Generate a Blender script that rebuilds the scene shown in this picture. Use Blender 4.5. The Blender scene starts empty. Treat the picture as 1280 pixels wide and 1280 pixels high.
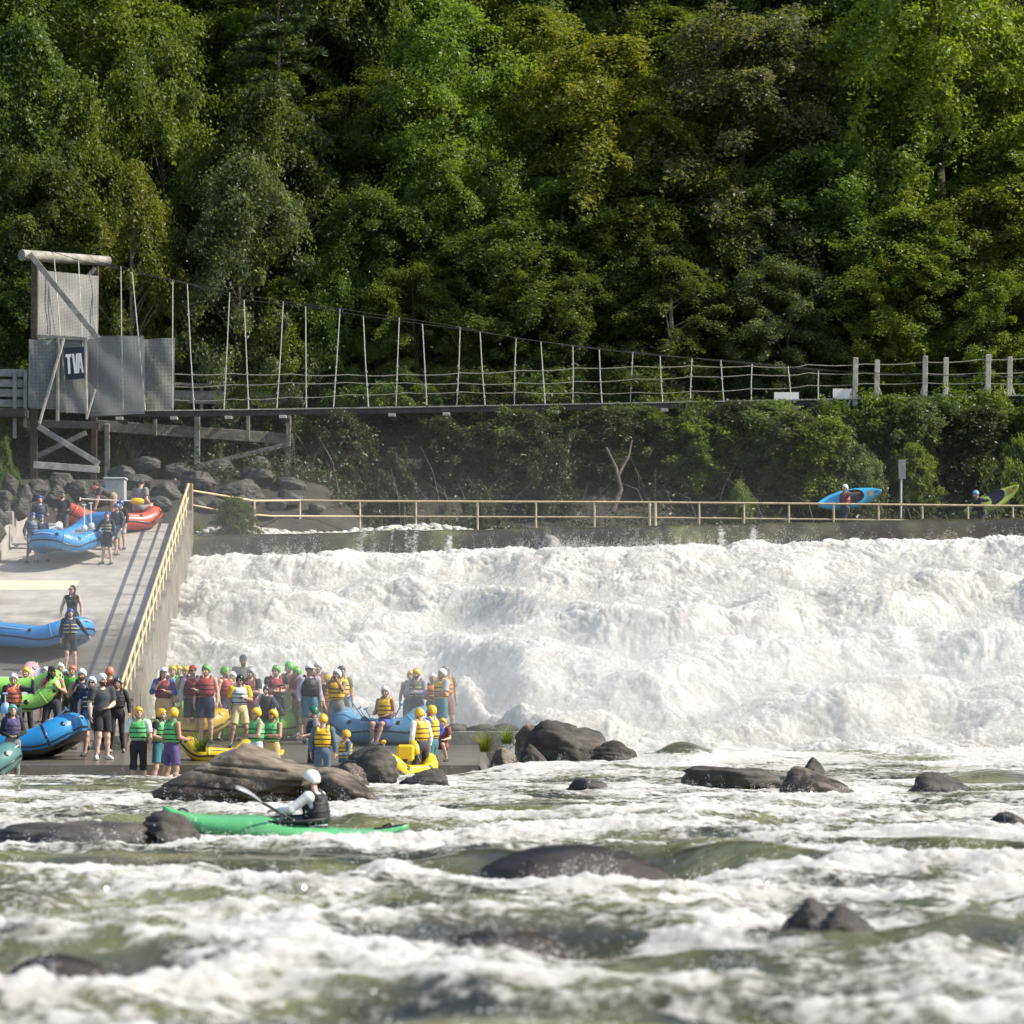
import bpy, math, random
import numpy as np
R = math.radians
random.seed(7)
rng = np.random.default_rng(11)
S = bpy.context.scene
COL = S.collection

# ------------------------------------------------------------------ camera, light, exposure
F = 4280.0                       # focal length in pixels of the 1280 px photograph
CAMZ = 1.43                      # eye height above the river
PITCH = math.atan(247.0 / F)
cam_d = bpy.data.cameras.new("camera")
cam_d.sensor_width = 36.0
cam_d.lens = 36.0 * F / 1280.0
cam_d.clip_start = 0.5
cam_d.clip_end = 5000
cam_d.dof.use_dof = True
cam_d.dof.focus_distance = 78.0
cam_d.dof.aperture_fstop = 3.0
cam = bpy.data.objects.new("camera", cam_d)
COL.objects.link(cam)
cam.location = (0, 0, CAMZ)
cam.rotation_euler = (R(90) + PITCH, 0, 0)
S.camera = cam

SUN_EL = 42.0
SUN_AZ = -6.0                    # degrees behind the +X axis (towards +Y)
w = bpy.data.worlds.new("World")
S.world = w
w.use_nodes = True
nt = w.node_tree
sky = nt.nodes.new("ShaderNodeTexSky")
sky.sky_type = 'NISHITA'
sky.sun_disc = False
sky.sun_elevation = R(SUN_EL)
sky.sun_rotation = R(90.0 - SUN_AZ)
nt.links.new(sky.outputs[0], nt.nodes["Background"].inputs[0])
nt.nodes["Background"].inputs[1].default_value = 0.13
sl = bpy.data.lights.new("sun", 'SUN')
sl.energy = 4.3
sl.angle = R(0.5)
sl.color = (1.0, 0.925, 0.80)
so = bpy.data.objects.new("sun", sl)
COL.objects.link(so)
so.location = (60, 60, 90)
_el, _az = R(SUN_EL), R(SUN_AZ)
from mathutils import Vector, Matrix, Quaternion
SUNV = Vector((math.cos(_el) * math.cos(_az), math.cos(_el) * math.sin(_az), math.sin(_el)))
so.rotation_euler = SUNV.to_track_quat('Z', 'Y').to_euler()
S.view_settings.view_transform = 'Standard'
S.view_settings.look = 'None'
S.view_settings.exposure = 0.71
S.view_settings.gamma = 1.0
S.view_settings.use_curve_mapping = False
S.render.engine = 'CYCLES'
cy = S.cycles
cy.max_bounces = 6
cy.diffuse_bounces = 3
cy.glossy_bounces = 2
cy.transmission_bounces = 4
cy.transparent_max_bounces = 8
cy.volume_bounces = 1
cy.caustics_reflective = False
cy.caustics_refractive = False
cy.sample_clamp_indirect = 6.0
cy.use_denoising = True

# ------------------------------------------------------------------ photograph <-> place
CT, ST = math.cos(PITCH), math.sin(PITCH)
def P(px, py, D):
    """the point of the place at depth D (metres along Y) that the photo shows at pixel px, py"""
    u, v = (px - 640) / F, (640 - py) / F
    y = CT - v * ST
    t = D / y
    return Vector((u * t, D, CAMZ + (ST + v * CT) * t))
def sc(D):
    return F / D

# ------------------------------------------------------------------ noise
def _h(ix, iy, iz, seed):
    h = (ix.astype(np.uint32) * np.uint32(374761393) + iy.astype(np.uint32) * np.uint32(668265263)
         + iz.astype(np.uint32) * np.uint32(2147483647 - 58) + np.uint32(seed * 1013904223 % 4294967291))
    h = (h ^ (h >> np.uint32(13))) * np.uint32(1274126177)
    h = (h ^ (h >> np.uint32(15))) * np.uint32(2246822519)
    return h ^ (h >> np.uint32(13))
def n2(x, y, seed=0):
    x = np.asarray(x, np.float64); y = np.asarray(y, np.float64)
    ix = np.floor(x).astype(np.int64); iy = np.floor(y).astype(np.int64)
    fx = x - ix; fy = y - iy
    u = fx * fx * fx * (fx * (fx * 6 - 15) + 10); v = fy * fy * fy * (fy * (fy * 6 - 15) + 10)
    z = np.zeros_like(ix)
    def g(ax, ay, dx, dy):
        a = _h(ax, ay, z, seed).astype(np.float64) * (2 * math.pi / 4294967296.0)
        return np.cos(a) * dx + np.sin(a) * dy
    a = g(ix, iy, fx, fy); b = g(ix + 1, iy, fx - 1, fy)
    c = g(ix, iy + 1, fx, fy - 1); d = g(ix + 1, iy + 1, fx - 1, fy - 1)
    a = a + u * (b - a); c = c + u * (d - c)
    return (a + v * (c - a)) * 1.45
def n3(x, y, z, seed=0):
    x = np.asarray(x, np.float64); y = np.asarray(y, np.float64); z = np.asarray(z, np.float64)
    ix = np.floor(x).astype(np.int64); iy = np.floor(y).astype(np.int64); iz = np.floor(z).astype(np.int64)
    fx = x - ix; fy = y - iy; fz = z - iz
    s = lambda t: t * t * (3 - 2 * t)
    u, v, q = s(fx), s(fy), s(fz)
    def g(a, b, c):
        return _h(ix + a, iy + b, iz + c, seed).astype(np.float64) / 2147483648.0 - 1.0
    def lx(b, c):
        p0 = g(0, b, c); return p0 + u * (g(1, b, c) - p0)
    def ly(c):
        p0 = lx(0, c); return p0 + v * (lx(1, c) - p0)
    p0 = ly(0)
    return p0 + q * (ly(1) - p0)
def fbm2(x, y, o=4, seed=0, gain=.5):
    r = 0; a = 1.0
    for i in range(o):
        r = r + a * n2(x, y, seed + i * 17); x = x * 2.03 + 5.3; y = y * 2.03 - 2.7; a *= gain
    return r
def sstep(a, b, x):
    t = np.clip((x - a) / (b - a), 0, 1)
    return t * t * (3 - 2 * t)

# ------------------------------------------------------------------ objects
def tag(o, label=None, cat=None, group=None, kind=None):
    if label: o["label"] = label
    if cat: o["category"] = cat
    if group: o["group"] = group
    if kind: o["kind"] = kind
    return o
def empty(name, label, cat, loc=(0, 0, 0), rot=(0, 0, 0), group=None):
    o = bpy.data.objects.new(name, None)
    o.empty_display_size = 0.2
    COL.objects.link(o)
    o.location = loc
    o.rotation_euler = rot
    return tag(o, label, cat, group)
def np_mesh(name, verts, faces, smooth=True, attrs=None):
    """verts (n,3); faces (m,k) all of the same size k"""
    verts = np.ascontiguousarray(verts, np.float32); faces = np.ascontiguousarray(faces, np.int32)
    me = bpy.data.meshes.new(name)
    m, k = faces.shape
    me.vertices.add(len(verts)); me.vertices.foreach_set("co", verts.ravel())
    me.loops.add(m * k); me.loops.foreach_set("vertex_index", faces.ravel())
    me.polygons.add(m)
    me.polygons.foreach_set("loop_start", np.arange(0, m * k, k, dtype=np.int32))
    try: me.polygons.foreach_set("loop_total", np.full(m, k, np.int32))
    except Exception: pass
    me.polygons.foreach_set("use_smooth", np.full(m, bool(smooth)))
    for an, av in (attrs or {}).items():
        av = np.ascontiguousarray(av, np.float32)
        if av.ndim == 1:
            a = me.attributes.new(an, 'FLOAT', 'POINT'); a.data.foreach_set("value", av)
        else:
            a = me.attributes.new(an, 'FLOAT_COLOR', 'POINT')
            a.data.foreach_set("color", np.concatenate([av, np.ones((len(av), 1), np.float32)], 1).ravel())
    me.update(calc_edges=True)
    return me
def link(name, me, m, parent=None):
    o = bpy.data.objects.new(name, me)
    if m is not None: me.materials.append(m)
    COL.objects.link(o)
    if parent is not None: o.parent = parent
    return o
def copy_tree(o, parent=None):
    c = o.copy(); COL.objects.link(c); c.parent = parent
    for ch in list(o.children): copy_tree(ch, c)
    return c

class MB:
    """collects boxes, bars, tubes and lathes; build() links them as one mesh object"""
    def __init__(s): s.v = []; s.f = []; s.sm = []
    def add(s, v, f, smooth=False):
        b = len(s.v); s.v += [tuple(p) for p in v]
        s.f += [tuple(i + b for i in q) for q in f]; s.sm += [smooth] * len(f); return s
    def box(s, c, size, rot=None, bev=0.0):
        x, y, z = [d / 2 for d in size]
        b = min(bev, x * .45, y * .45, z * .45)
        if b <= 0:
            v = [(a * x, q * y, r * z) for a in (-1, 1) for q in (-1, 1) for r in (-1, 1)]
            f = [(0, 1, 3, 2), (4, 6, 7, 5), (0, 4, 5, 1), (2, 3, 7, 6), (0, 2, 6, 4), (1, 5, 7, 3)]
        else:
            v = []; idx = {}
            for a in (-1, 1):
                for q in (-1, 1):
                    for r in (-1, 1):
                        idx[a, q, r] = len(v)
                        v += [(a * x, q * (y - b), r * (z - b)), (a * (x - b), q * y, r * (z - b)), (a * (x - b), q * (y - b), r * z)]
            f = []
            for a in (-1, 1):
                o = [idx[a, -1, -1], idx[a, 1, -1], idx[a, 1, 1], idx[a, -1, 1]]
                f.append(o if a > 0 else o[::-1])
                o = [idx[-1, a, -1] + 1, idx[-1, a, 1] + 1, idx[1, a, 1] + 1, idx[1, a, -1] + 1]
                f.append(o if a > 0 else o[::-1])
                o = [idx[-1, -1, a] + 2, idx[1, -1, a] + 2, idx[1, 1, a] + 2, idx[-1, 1, a] + 2]
                f.append(o if a > 0 else o[::-1])
            for q in (-1, 1):
                for r in (-1, 1):
                    A, B = idx[-1, q, r], idx[1, q, r]
                    o = [A + 1, B + 1, B + 2, A + 2]; f.append(o if q * r > 0 else o[::-1])
                    A, B = idx[q, -1, r], idx[q, 1, r]
                    o = [A, B, B + 2, A + 2]; f.append(o[::-1] if q * r > 0 else o)
                    A, B = idx[q, r, -1], idx[q, r, 1]
                    o = [A, B, B + 1, A + 1]; f.append(o if q * r > 0 else o[::-1])
            for k, i in idx.items():
                o = [i, i + 1, i + 2]; f.append(o if k[0] * k[1] * k[2] > 0 else o[::-1])
        if rot is not None: v = [rot @ Vector(p) for p in v]
        c = Vector(c)
        return s.add([Vector(p) + c for p in v], f)
    def bar(s, a, b, wd, th=None, up=(0, 0, 1), bev=0.0):
        a, b = Vector(a), Vector(b); th = th or wd
        d = b - a; L = d.length; d.normalize()
        u = Vector(up)
        if abs(d.dot(u)) > .97: u = Vector((0, 1, 0))
        y = u.cross(d).normalized(); z = d.cross(y)
        m = Matrix((d, y, z)).transposed()
        return s.box((a + b) / 2, (L, wd, th), m, bev)
    def tube(s, pts, r, n=8, closed=False, caps=True):
        pts = [Vector(p) for p in pts]; m = len(pts)
        rr = r if hasattr(r, '__len__') else [r] * m
        t0 = None; v = []; nrm = None
        for i, p in enumerate(pts):
            a = pts[i - 1] if (i or closed) else p; b = pts[(i + 1) % m] if (i < m - 1 or closed) else p
            t = (b - a).normalized() if (b - a).length > 1e-9 else Vector((0, 0, 1))
            if nrm is None:
                k = Vector((0, 0, 1)) if abs(t.z) < .9 else Vector((0, 1, 0))
                nrm = (k - t * k.dot(t)).normalized()
            else:
                nrm = (nrm - t * nrm.dot(t)).normalized()
            bn = t.cross(nrm)
            for j in range(n):
                an = 2 * math.pi * j / n
                v.append(p + (nrm * math.cos(an) + bn * math.sin(an)) * rr[i])
        f = []
        for i in range(m if closed else m - 1):
            i2 = (i + 1) % m
            for j in range(n):
                j2 = (j + 1) % n
                f.append((i * n + j, i * n + j2, i2 * n + j2, i2 * n + j))
        s.add(v, f, True)
        if caps and not closed:
            s.add(v[:n], [tuple(range(n))[::-1]]); s.add(v[(m - 1) * n:], [tuple(range(n))])
        return s
    def lathe(s, prof, c=(0, 0, 0), n=20, rot=None, sx=1, sy=1):
        v = []; c = Vector(c)
        for r_, z in prof:
            for j in range(n):
                a = 2 * math.pi * j / n
                p = Vector((r_ * math.cos(a) * sx, r_ * math.sin(a) * sy, z))
                v.append((rot @ p if rot else p) + c)
        f = []
        for i in range(len(prof) - 1):
            for j in range(n):
                j2 = (j + 1) % n
                f.append((i * n + j, i * n + j2, (i + 1) * n + j2, (i + 1) * n + j))
        s.add(v, f, True)
        s.add(v[:n], [tuple(range(n))[::-1]]); s.add(v[(len(prof) - 1) * n:], [tuple(range(n))])
        return s
    def prism(s, poly, c0, ux, uy, th):
        """poly in 2-D extruded by th along ux x uy"""
        ux, uy, c0 = Vector(ux), Vector(uy), Vector(c0); nz = ux.cross(uy).normalized()
        n = len(poly)
        v = [c0 + ux * a + uy * b for a, b in poly]; v += [p + nz * th for p in v[:n]]
        f = [tuple(range(n))[::-1], tuple(range(n, 2 * n))]
        for i in range(n): f.append((i, (i + 1) % n, n + (i + 1) % n, n + i))
        return s.add(v, f)
    def build(s, name, m, parent=None):
        off = Vector(parent.location) if (parent is not None and parent.get('_w')) else Vector((0, 0, 0))
        me = bpy.data.meshes.new(name)
        me.from_pydata([(p[0] - off.x, p[1] - off.y, p[2] - off.z) for p in s.v], [], s.f)
        me.polygons.foreach_set("use_smooth", s.sm)
        me.update()
        return link(name, me, m, parent)
def wthing(name, label, cat, loc, group=None):
    """thing whose parts are given in world coordinates"""
    o = empty(name, label, cat, loc, (0, 0, 0), group); o['_w'] = 1
    return o

# ------------------------------------------------------------------ materials
_mats = {}
def mat(key, col, rough=.7, var=.15, scale=5.0, bump=0.0, bscale=None, metal=0.0, spec=.5, col2=None, detail=6.0, coat=0.0, stretch=None, sheen=0.0):
    if key in _mats: return _mats[key]
    m = bpy.data.materials.new(key); m.use_nodes = True
    n, l = m.node_tree.nodes, m.node_tree.links
    b = n["Principled BSDF"]
    tc = n.new("ShaderNodeTexCoord")
    src = tc.outputs["Object"]
    if stretch:
        mp = n.new("ShaderNodeMapping"); mp.inputs["Scale"].default_value = stretch
        l.new(src, mp.inputs[0]); src = mp.outputs[0]
    nz = n.new("ShaderNodeTexNoise"); nz.inputs["Scale"].default_value = scale; nz.inputs["Detail"].default_value = detail
    nz.inputs["Roughness"].default_value = .62
    l.new(src, nz.inputs["Vector"])
    rp = n.new("ShaderNodeValToRGB")
    c2 = col2 or tuple(min(1, c * (1 + var)) for c in col)
    c1 = tuple(c * (1 - var) for c in col)
    rp.color_ramp.elements[0].position = .32; rp.color_ramp.elements[1].position = .68
    rp.color_ramp.elements[0].color = (*c1, 1); rp.color_ramp.elements[1].color = (*c2, 1)
    l.new(nz.outputs["Fac"], rp.inputs[0]); l.new(rp.outputs[0], b.inputs["Base Color"])
    b.inputs["Roughness"].default_value = rough
    b.inputs["Metallic"].default_value = metal
    b.inputs["Specular IOR Level"].default_value = spec
    if coat: b.inputs["Coat Weight"].default_value = coat
    if sheen: b.inputs["Sheen Weight"].default_value = sheen
    if bump:
        n2_ = n.new("ShaderNodeTexNoise"); n2_.inputs["Scale"].default_value = bscale or scale * 3; n2_.inputs["Detail"].default_value = 5
        l.new(src, n2_.inputs["Vector"])
        bp = n.new("ShaderNodeBump"); bp.inputs["Strength"].default_value = bump; bp.inputs["Distance"].default_value = .05
        l.new(n2_.outputs["Fac"], bp.inputs["Height"]); l.new(bp.outputs[0], b.inputs["Normal"])
    _mats[key] = m
    return m
WOOD = mat("weathered_wood", (.27, .26, .225), .85, .4, 3.0, .4, 14, stretch=(1, 1, 1))
WOODPALE = mat("pale_timber", (.42, .39, .33), .8, .3, 4.0, .3, 16)
WOODDARK = mat("dark_timber", (.055, .048, .04), .85, .4, 4.0, .3, 16)
STEEL = mat("galvanised_steel", (.55, .55, .52), .45, .2, 20, metal=.6)
CABLE = mat("dark_cable", (.035, .034, .033), .6, .3, 20)
ROPE = mat("rope_fibre", (.40, .37, .29), .8, .25, 30, .3, 90)
PALEROD = mat("pale_rod", (.62, .60, .54), .5, .15, 20)
TANPAINT = mat("tan_rail_paint", (.56, .44, .27), .5, .22, 9, .15, 40)
BLACKP = mat("black_webbing", (.012, .012, .013), .55, .3, 30)
# ------------------------------------------------------------------ the ground and the built river works
def lip_z(x): return 6.93 + .022 * x
def ramp_z(y): return .52 + .268 * (y - 79.0)
def plat_z(y): return .25 + .045 * (y - 73.0)
def ramp_xr(y): return -9.3 - .028 * (y - 80.0)
RAMP_XL = -14.7
def ramp_D(py): return 94508.0 / (1147.0 - (887.0 - py))
def walk_z(x, y):
    if x < ramp_xr(y) and y > 79: return ramp_z(min(y, 103.2))
    if y < 73.0: return -.22
    return plat_z(y)
def hill(x, y):
    x = np.asarray(x, float); y = np.asarray(y, float)
    nn = fbm2(x / 9, y / 9, 3, 5)
    bed = -1.6 + .15 * nn
    z = bed + (6.1 - bed) * sstep(103.6, 104.4, y)
    ysh = y - 9.5 * sstep(-4.5, -7.5, x)
    up = 6.1 + 1.1 * sstep(112.0, 112.8, y) + 6.2 * sstep(114.5, 129, ysh) + .60 * np.clip(y - 124, 0, 200) * sstep(124, 134, y)
    up = up + (.5 * nn) * sstep(116, 128, y)
    up = np.maximum(up, np.where(y > 104.2, 6.2 + np.clip((y - 109.0) * .50, 0, 3.0) * sstep(-3.0, -7.0, x), -9))
    z = np.where(y > 104.2, up, z)
    lb = np.where(y < 104, np.clip(ramp_z(y), -1, 7.2) - .1, 7.2) + .35 * nn
    lft = sstep(-15.0, -16.2, x) * sstep(76, 80, y)
    z = z + (np.maximum(z, lb) - z) * lft
    z = z + sstep(45, 140, np.abs(x)) * 6 * sstep(60, 100, y)
    return z
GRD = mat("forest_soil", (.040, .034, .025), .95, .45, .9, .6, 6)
ys = np.concatenate([[-400, -200, -80, -20, 0, 20, 40, 60, 70], np.arange(74, 104, .8), np.arange(103.5, 104.6, .2), np.arange(105, 180, .9), [190, 205, 230, 270, 340, 450, 700, 1200]])
xs = np.concatenate([[-1200, -600, -300, -150, -100, -70, -50], np.arange(-40, 40.1, .8), [50, 70, 100, 150, 300, 600, 1200]])
gx, gy = np.meshgrid(xs, ys)
gz = hill(gx, gy)
def grid_faces(nr, nc):
    i = np.arange(nr - 1)[:, None] * nc + np.arange(nc - 1)[None, :]
    i = i.ravel()
    return np.stack([i, i + 1, i + nc + 1, i + nc], 1)
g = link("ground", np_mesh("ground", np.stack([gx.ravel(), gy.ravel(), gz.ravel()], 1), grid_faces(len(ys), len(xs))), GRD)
tag(g, kind="structure")

# concrete: dry above, wet and glossy below
def concrete(key, wet_lo, wet_hi, axis=1, base=(.40, .375, .33)):
    m = bpy.data.materials.new(key); m.use_nodes = True
    n, l = m.node_tree.nodes, m.node_tree.links
    b = n["Principled BSDF"]; tc = n.new("ShaderNodeTexCoord")
    a = n.new("ShaderNodeTexNoise"); a.inputs["Scale"].default_value = 1.1; a.inputs["Detail"].default_value = 9; a.inputs["Roughness"].default_value = .65
    l.new(tc.outputs["Object"], a.inputs["Vector"])
    rp = n.new("ShaderNodeValToRGB"); rp.color_ramp.elements[0].position = .3; rp.color_ramp.elements[1].position = .7
    rp.color_ramp.elements[0].color = (base[0] * .58, base[1] * .57, base[2] * .55, 1); rp.color_ramp.elements[1].color = (*[c * 1.12 for c in base], 1)
    l.new(a.outputs["Fac"], rp.inputs[0])
    sx = n.new("ShaderNodeSeparateXYZ"); l.new(tc.outputs["Object"], sx.inputs[0])
    ad = n.new("ShaderNodeMath"); ad.operation = 'MULTIPLY_ADD'; ad.inputs[1].default_value = 6.0
    l.new(a.outputs["Fac"], ad.inputs[0]); l.new(sx.outputs[axis], ad.inputs[2])
    mr = n.new("ShaderNodeMapRange"); mr.inputs[1].default_value = wet_lo + 3; mr.inputs[2].default_value = wet_hi + 3
    mr.inputs[3].default_value = 1; mr.inputs[4].default_value = 0
    l.new(ad.outputs[0], mr.inputs[0])
    mx = n.new("ShaderNodeMix"); mx.data_type = 'RGBA'; mx.blend_type = 'MULTIPLY'
    l.new(mr.outputs[0], mx.inputs[0]); l.new(rp.outputs[0], mx.inputs[6]); mx.inputs[7].default_value = (.47, .45, .42, 1)
    l.new(mx.outputs[2], b.inputs["Base Color"])
    r2 = n.new("ShaderNodeMapRange"); r2.inputs[3].default_value = .9; r2.inputs[4].default_value = .28
    l.new(mr.outputs[0], r2.inputs[0]); l.new(r2.outputs[0], b.inputs["Roughness"])
    c = n.new("ShaderNodeTexNoise"); c.inputs["Scale"].default_value = 22; c.inputs["Detail"].default_value = 5
    l.new(tc.outputs["Object"], c.inputs["Vector"])
    bp = n.new("ShaderNodeBump"); bp.inputs["Strength"].default_value = .25; bp.inputs["Distance"].default_value = .03
    l.new(c.outputs["Fac"], bp.inputs["Height"]); l.new(bp.outputs[0], b.inputs["Normal"])
    return m
CONC = concrete("ramp_concrete", 89.5, 92.0)
CONCWET = concrete("wet_concrete", 200, 210, base=(.33, .31, .27))
CONCOLD = mat("old_mossy_concrete", (.17, .15, .115), .9, .45, 1.6, .5, 9)

# launch ramp: slabs with joints, curb wall with rail on the right, stepped wall on the left
rampt = empty("launch_ramp", "long sloping concrete boat ramp with a stepped wall and a curb beside the white water", "boat ramp")
mb = MB()
jy = [78.6, 82.6, 86.8, 91.0, 95.2, 99.4, 103.4]
for a, b in zip(jy[:-1], jy[1:]):
    b2 = b - .025
    v = []
    for y in (a, b2):
        for x in (RAMP_XL - .3, ramp_xr(y) + .02):
            v.append((x, y, ramp_z(y)))
    v += [(p[0], p[1], p[2] - 1.4) for p in v[:4]]
    mb.add(v, [(0, 1, 3, 2), (4, 6, 7, 5), (0, 4, 5, 1), (2, 3, 7, 6), (0, 2, 6, 4), (1, 5, 7, 3)])
mb.build("deck_slab", CONC, rampt)
mb = MB(); yy = [78.6, 103.4]
v = []
for y in yy:
    xr = ramp_xr(y)
    v += [(xr + .024, y, -1.5), (xr + .32, y, -1.5), (xr + .32, y, ramp_z(y) + .42), (xr + .024, y, ramp_z(y) + .42)]
mb.add(v, [(0, 1, 2, 3), (7, 6, 5, 4), (0, 4, 5, 1), (1, 5, 6, 2), (2, 6, 7, 3), (3, 7, 4, 0)])
mb.build("curb_wall", CONCOLD, rampt)
mb = MB()
y = 103.6
while y > 90:
    h = ramp_z(y) + .55
    mb.box((RAMP_XL - .19, y - .75, (h - 2.0) / 2 + .0), (.4, 1.5, h + 2.0), None, .02)
    y -= 1.503
mb.build("stepped_wall", CONC, rampt)
# pale painted band across the slab
D1, D2 = ramp_D(737.5), ramp_D(726)
mb = MB()
mb.add([(-14.55, D1, ramp_z(D1) + .004), (-12.15, D1, ramp_z(D1) + .004), (-12.1, D2, ramp_z(D2) + .004), (-14.45, D2, ramp_z(D2) + .004)], [(0, 1, 2, 3)])
mb.build("painted_band", mat("pale_yellow_paint", (.60, .55, .36), .85, .15, 4), rampt)

# landing at the water's edge
plt = empty("landing", "low wet concrete landing at the river's edge where the crowd stands", "landing")
mb = MB()
xsP = np.linspace(-18, -.7, 30); ysP = [73.0, 78.58, 82, 86.4]
V = []; 
for y in ysP:
    for x in xsP: V.append((x, y + (.25 * math.sin(x * .7) if y == 73 else 0), plat_z(y)))
nx = len(xsP)
Fc = [(j * nx + i, j * nx + i + 1, (j + 1) * nx + i + 1, (j + 1) * nx + i) for j in range(3) for i in range(nx - 1)]
mb.add(V, Fc)
top = [V[i] for i in range(nx)]
mb.add(top + [(p[0], p[1], -1.5) for p in top], [(i + 1, i, nx + i, nx + i + 1) for i in range(nx - 1)])
rt = [V[j * nx + nx - 1] for j in range(4)]
mb.add(rt + [(p[0] + .9, p[1], -1.5) for p in rt], [(i + 1, i, 4 + i, 5 + i) for i in range(3)])
bk = [V[3 * nx + i] for i in range(nx)]
mb.add(bk + [(p[0], p[1], -1.5) for p in bk], [(i, i + 1, nx + i + 1, nx + i) for i in range(nx - 1)])
mb.build("slab", CONCWET, plt)

# the dam under the water
mb = MB()
prof = [(79, -1.5), (81, -.8), (101.6, 5.1), (102.6, 5.6), (103.4, 6.25), (104.6, 6.42), (113.2, 6.45), (113.2, -1.4)]
xa, xb = -9.3, 70.0
v = [(xa if y > 84 else -.6, y, z + (.022 * xa if z > 0 else 0)) for y, z in prof] + [(xb, y, z + (.022 * min(xb, 25) if z > 0 else 0)) for y, z in prof]
k = len(prof)
mb.add(v, [(i, i + 1, k + i + 1, k + i) for i in range(k - 1)] + [tuple(range(k))[::-1], tuple(range(k, 2 * k))])
d = mb.build("dam", CONCOLD); tag(d, "wide low overflow dam hidden under the falling white water", "dam", kind="structure")

# ------------------------------------------------------------------ rails
POSTS = []
def rail_run(mb, a, b, r=.03):
    mb.tube([a, b], r, 8)
RD = 112.0
railt = wthing("crest_railing", "long tan painted pipe railing running along the top of the dam", "railing", P(640, 660, RD))
corner = P(232, 612, 103.3); corner_lo = P(233, 655, 103.3)
pA = P(318, 626, 108.5)
top = [corner, pA] + [P(x, y, RD) for x, y in ((375, 625.5), (450, 626.5), (600, 627), (743, 627.5), (815, 628), (1000, 629.5), (1130, 631), (1280, 632.5), (1420, 634))]
mb = MB()
for a, b in zip(top[:-1], top[1:]): rail_run(mb, a, b, .034)
mb.build("top_rail", TANPAINT, railt)
low = [P(234, 630, 103.3), P(290, 641, 107.2), P(340, 645, 109.8)] + [P(x, y, RD) for x, y in ((450, 645.5), (600, 646), (743, 646.5), (815, 647), (960, 648.5), (1100, 650), (1280, 651.5), (1420, 653))]
mb = MB()
for a, b in zip(low[:-1], low[1:]): rail_run(mb, a, b, .026)
mb.build("lower_rail", TANPAINT, railt)
for x in (375, 450, 520, 597, 670, 743, 812, 819, 874, 930, 986, 1042, 1098, 1153, 1210, 1266, 1322, 1378):
    yt = 625.5 + (x - 375) * .0078
    a = P(x, yt, RD); mb = MB(); mb.tube([a, (a.x, a.y, 6.35)], .034 if x not in (812, 819) else .05, 8)
    mb.build("post", TANPAINT, railt)
for x, yt, D in ((290, 621, 106.8), (318, 626, 108.5)):
    a = P(x, yt, D); mb = MB(); mb.tube([a, (a.x, a.y, 6.1)], .034, 8); mb.build("post", TANPAINT, railt)

rr = wthing("ramp_railing", "steep tan railing with close posts along the right edge of the concrete ramp", "railing", (-9.3, 80, .6))
mb = MB()
def rp(y, h): return Vector((ramp_xr(y) + .17, y, ramp_z(y) + h))
rail_run(mb, rp(80.2, 1.2), rp(103.3, 1.2), .04); mb.build("top_rail", TANPAINT, rr)
mb = MB(); rail_run(mb, rp(80.2, .8), rp(103.3, .8), .03); mb.build("lower_rail", TANPAINT, rr)
y = 80.3
while y < 103.4:
    mb = MB(); mb.tube([rp(y, .40), rp(y, 1.2)], .035, 8)
    mb.build("post", TANPAINT, rr); y += 1.15
mb = MB(); mb.box((rp(103.3, 0) + Vector((.02, .08, .55))), (.22, .22, 1.35), None, .02); mb.build("end_post", mat("brown_end_post", (.24, .17, .10), .7, .3, 8), rr)
# ------------------------------------------------------------------ air: thin haze everywhere, mist over the falls
def mist(name, label, c, r, dens):
    """a soft cloud: density is even at its heart and thins out to nothing at its rim"""
    import bmesh
    bm = bmesh.new(); bmesh.ops.create_icosphere(bm, subdivisions=4, radius=1)
    me = bpy.data.meshes.new(name); bm.to_mesh(me); bm.free()
    m = bpy.data.materials.new(name); m.use_nodes = True
    n, l = m.node_tree.nodes, m.node_tree.links
    n.remove(n["Principled BSDF"])
    v = n.new("ShaderNodeVolumePrincipled"); v.inputs["Color"].default_value = (.94, .95, .95, 1); v.inputs["Anisotropy"].default_value = .1
    tc = n.new("ShaderNodeTexCoord"); ln = n.new("ShaderNodeVectorMath"); ln.operation = 'LENGTH'
    l.new(tc.outputs["Object"], ln.inputs[0])
    mr = n.new("ShaderNodeMapRange"); mr.interpolation_type = 'SMOOTHSTEP'
    mr.inputs[1].default_value = .15; mr.inputs[2].default_value = .98; mr.inputs[3].default_value = dens; mr.inputs[4].default_value = 0
    l.new(ln.outputs["Value"], mr.inputs[0]); l.new(mr.outputs[0], v.inputs["Density"])
    l.new(v.outputs[0], n["Material Output"].inputs["Volume"])
    o = link(name, me, m); o.location = c; o.scale = r
    return tag(o, label, "mist", kind="stuff")
cy.volume_step_rate = 4.0
cy.volume_max_steps = 64
mist("mist", "white mist hanging over the foot of the falls", (6, 83.5, 1.0), (26, 7.0, 4.4), .075)
mist("mist", "drifting mist on the lower ramp beside the falls", (-10, 89, 2.6), (12, 11, 6.0), .012)
mist("mist", "thin mist drifting over the concrete ramp and the dam", (-7, 95, 5.0), (34, 20, 7.0), .0026)
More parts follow.
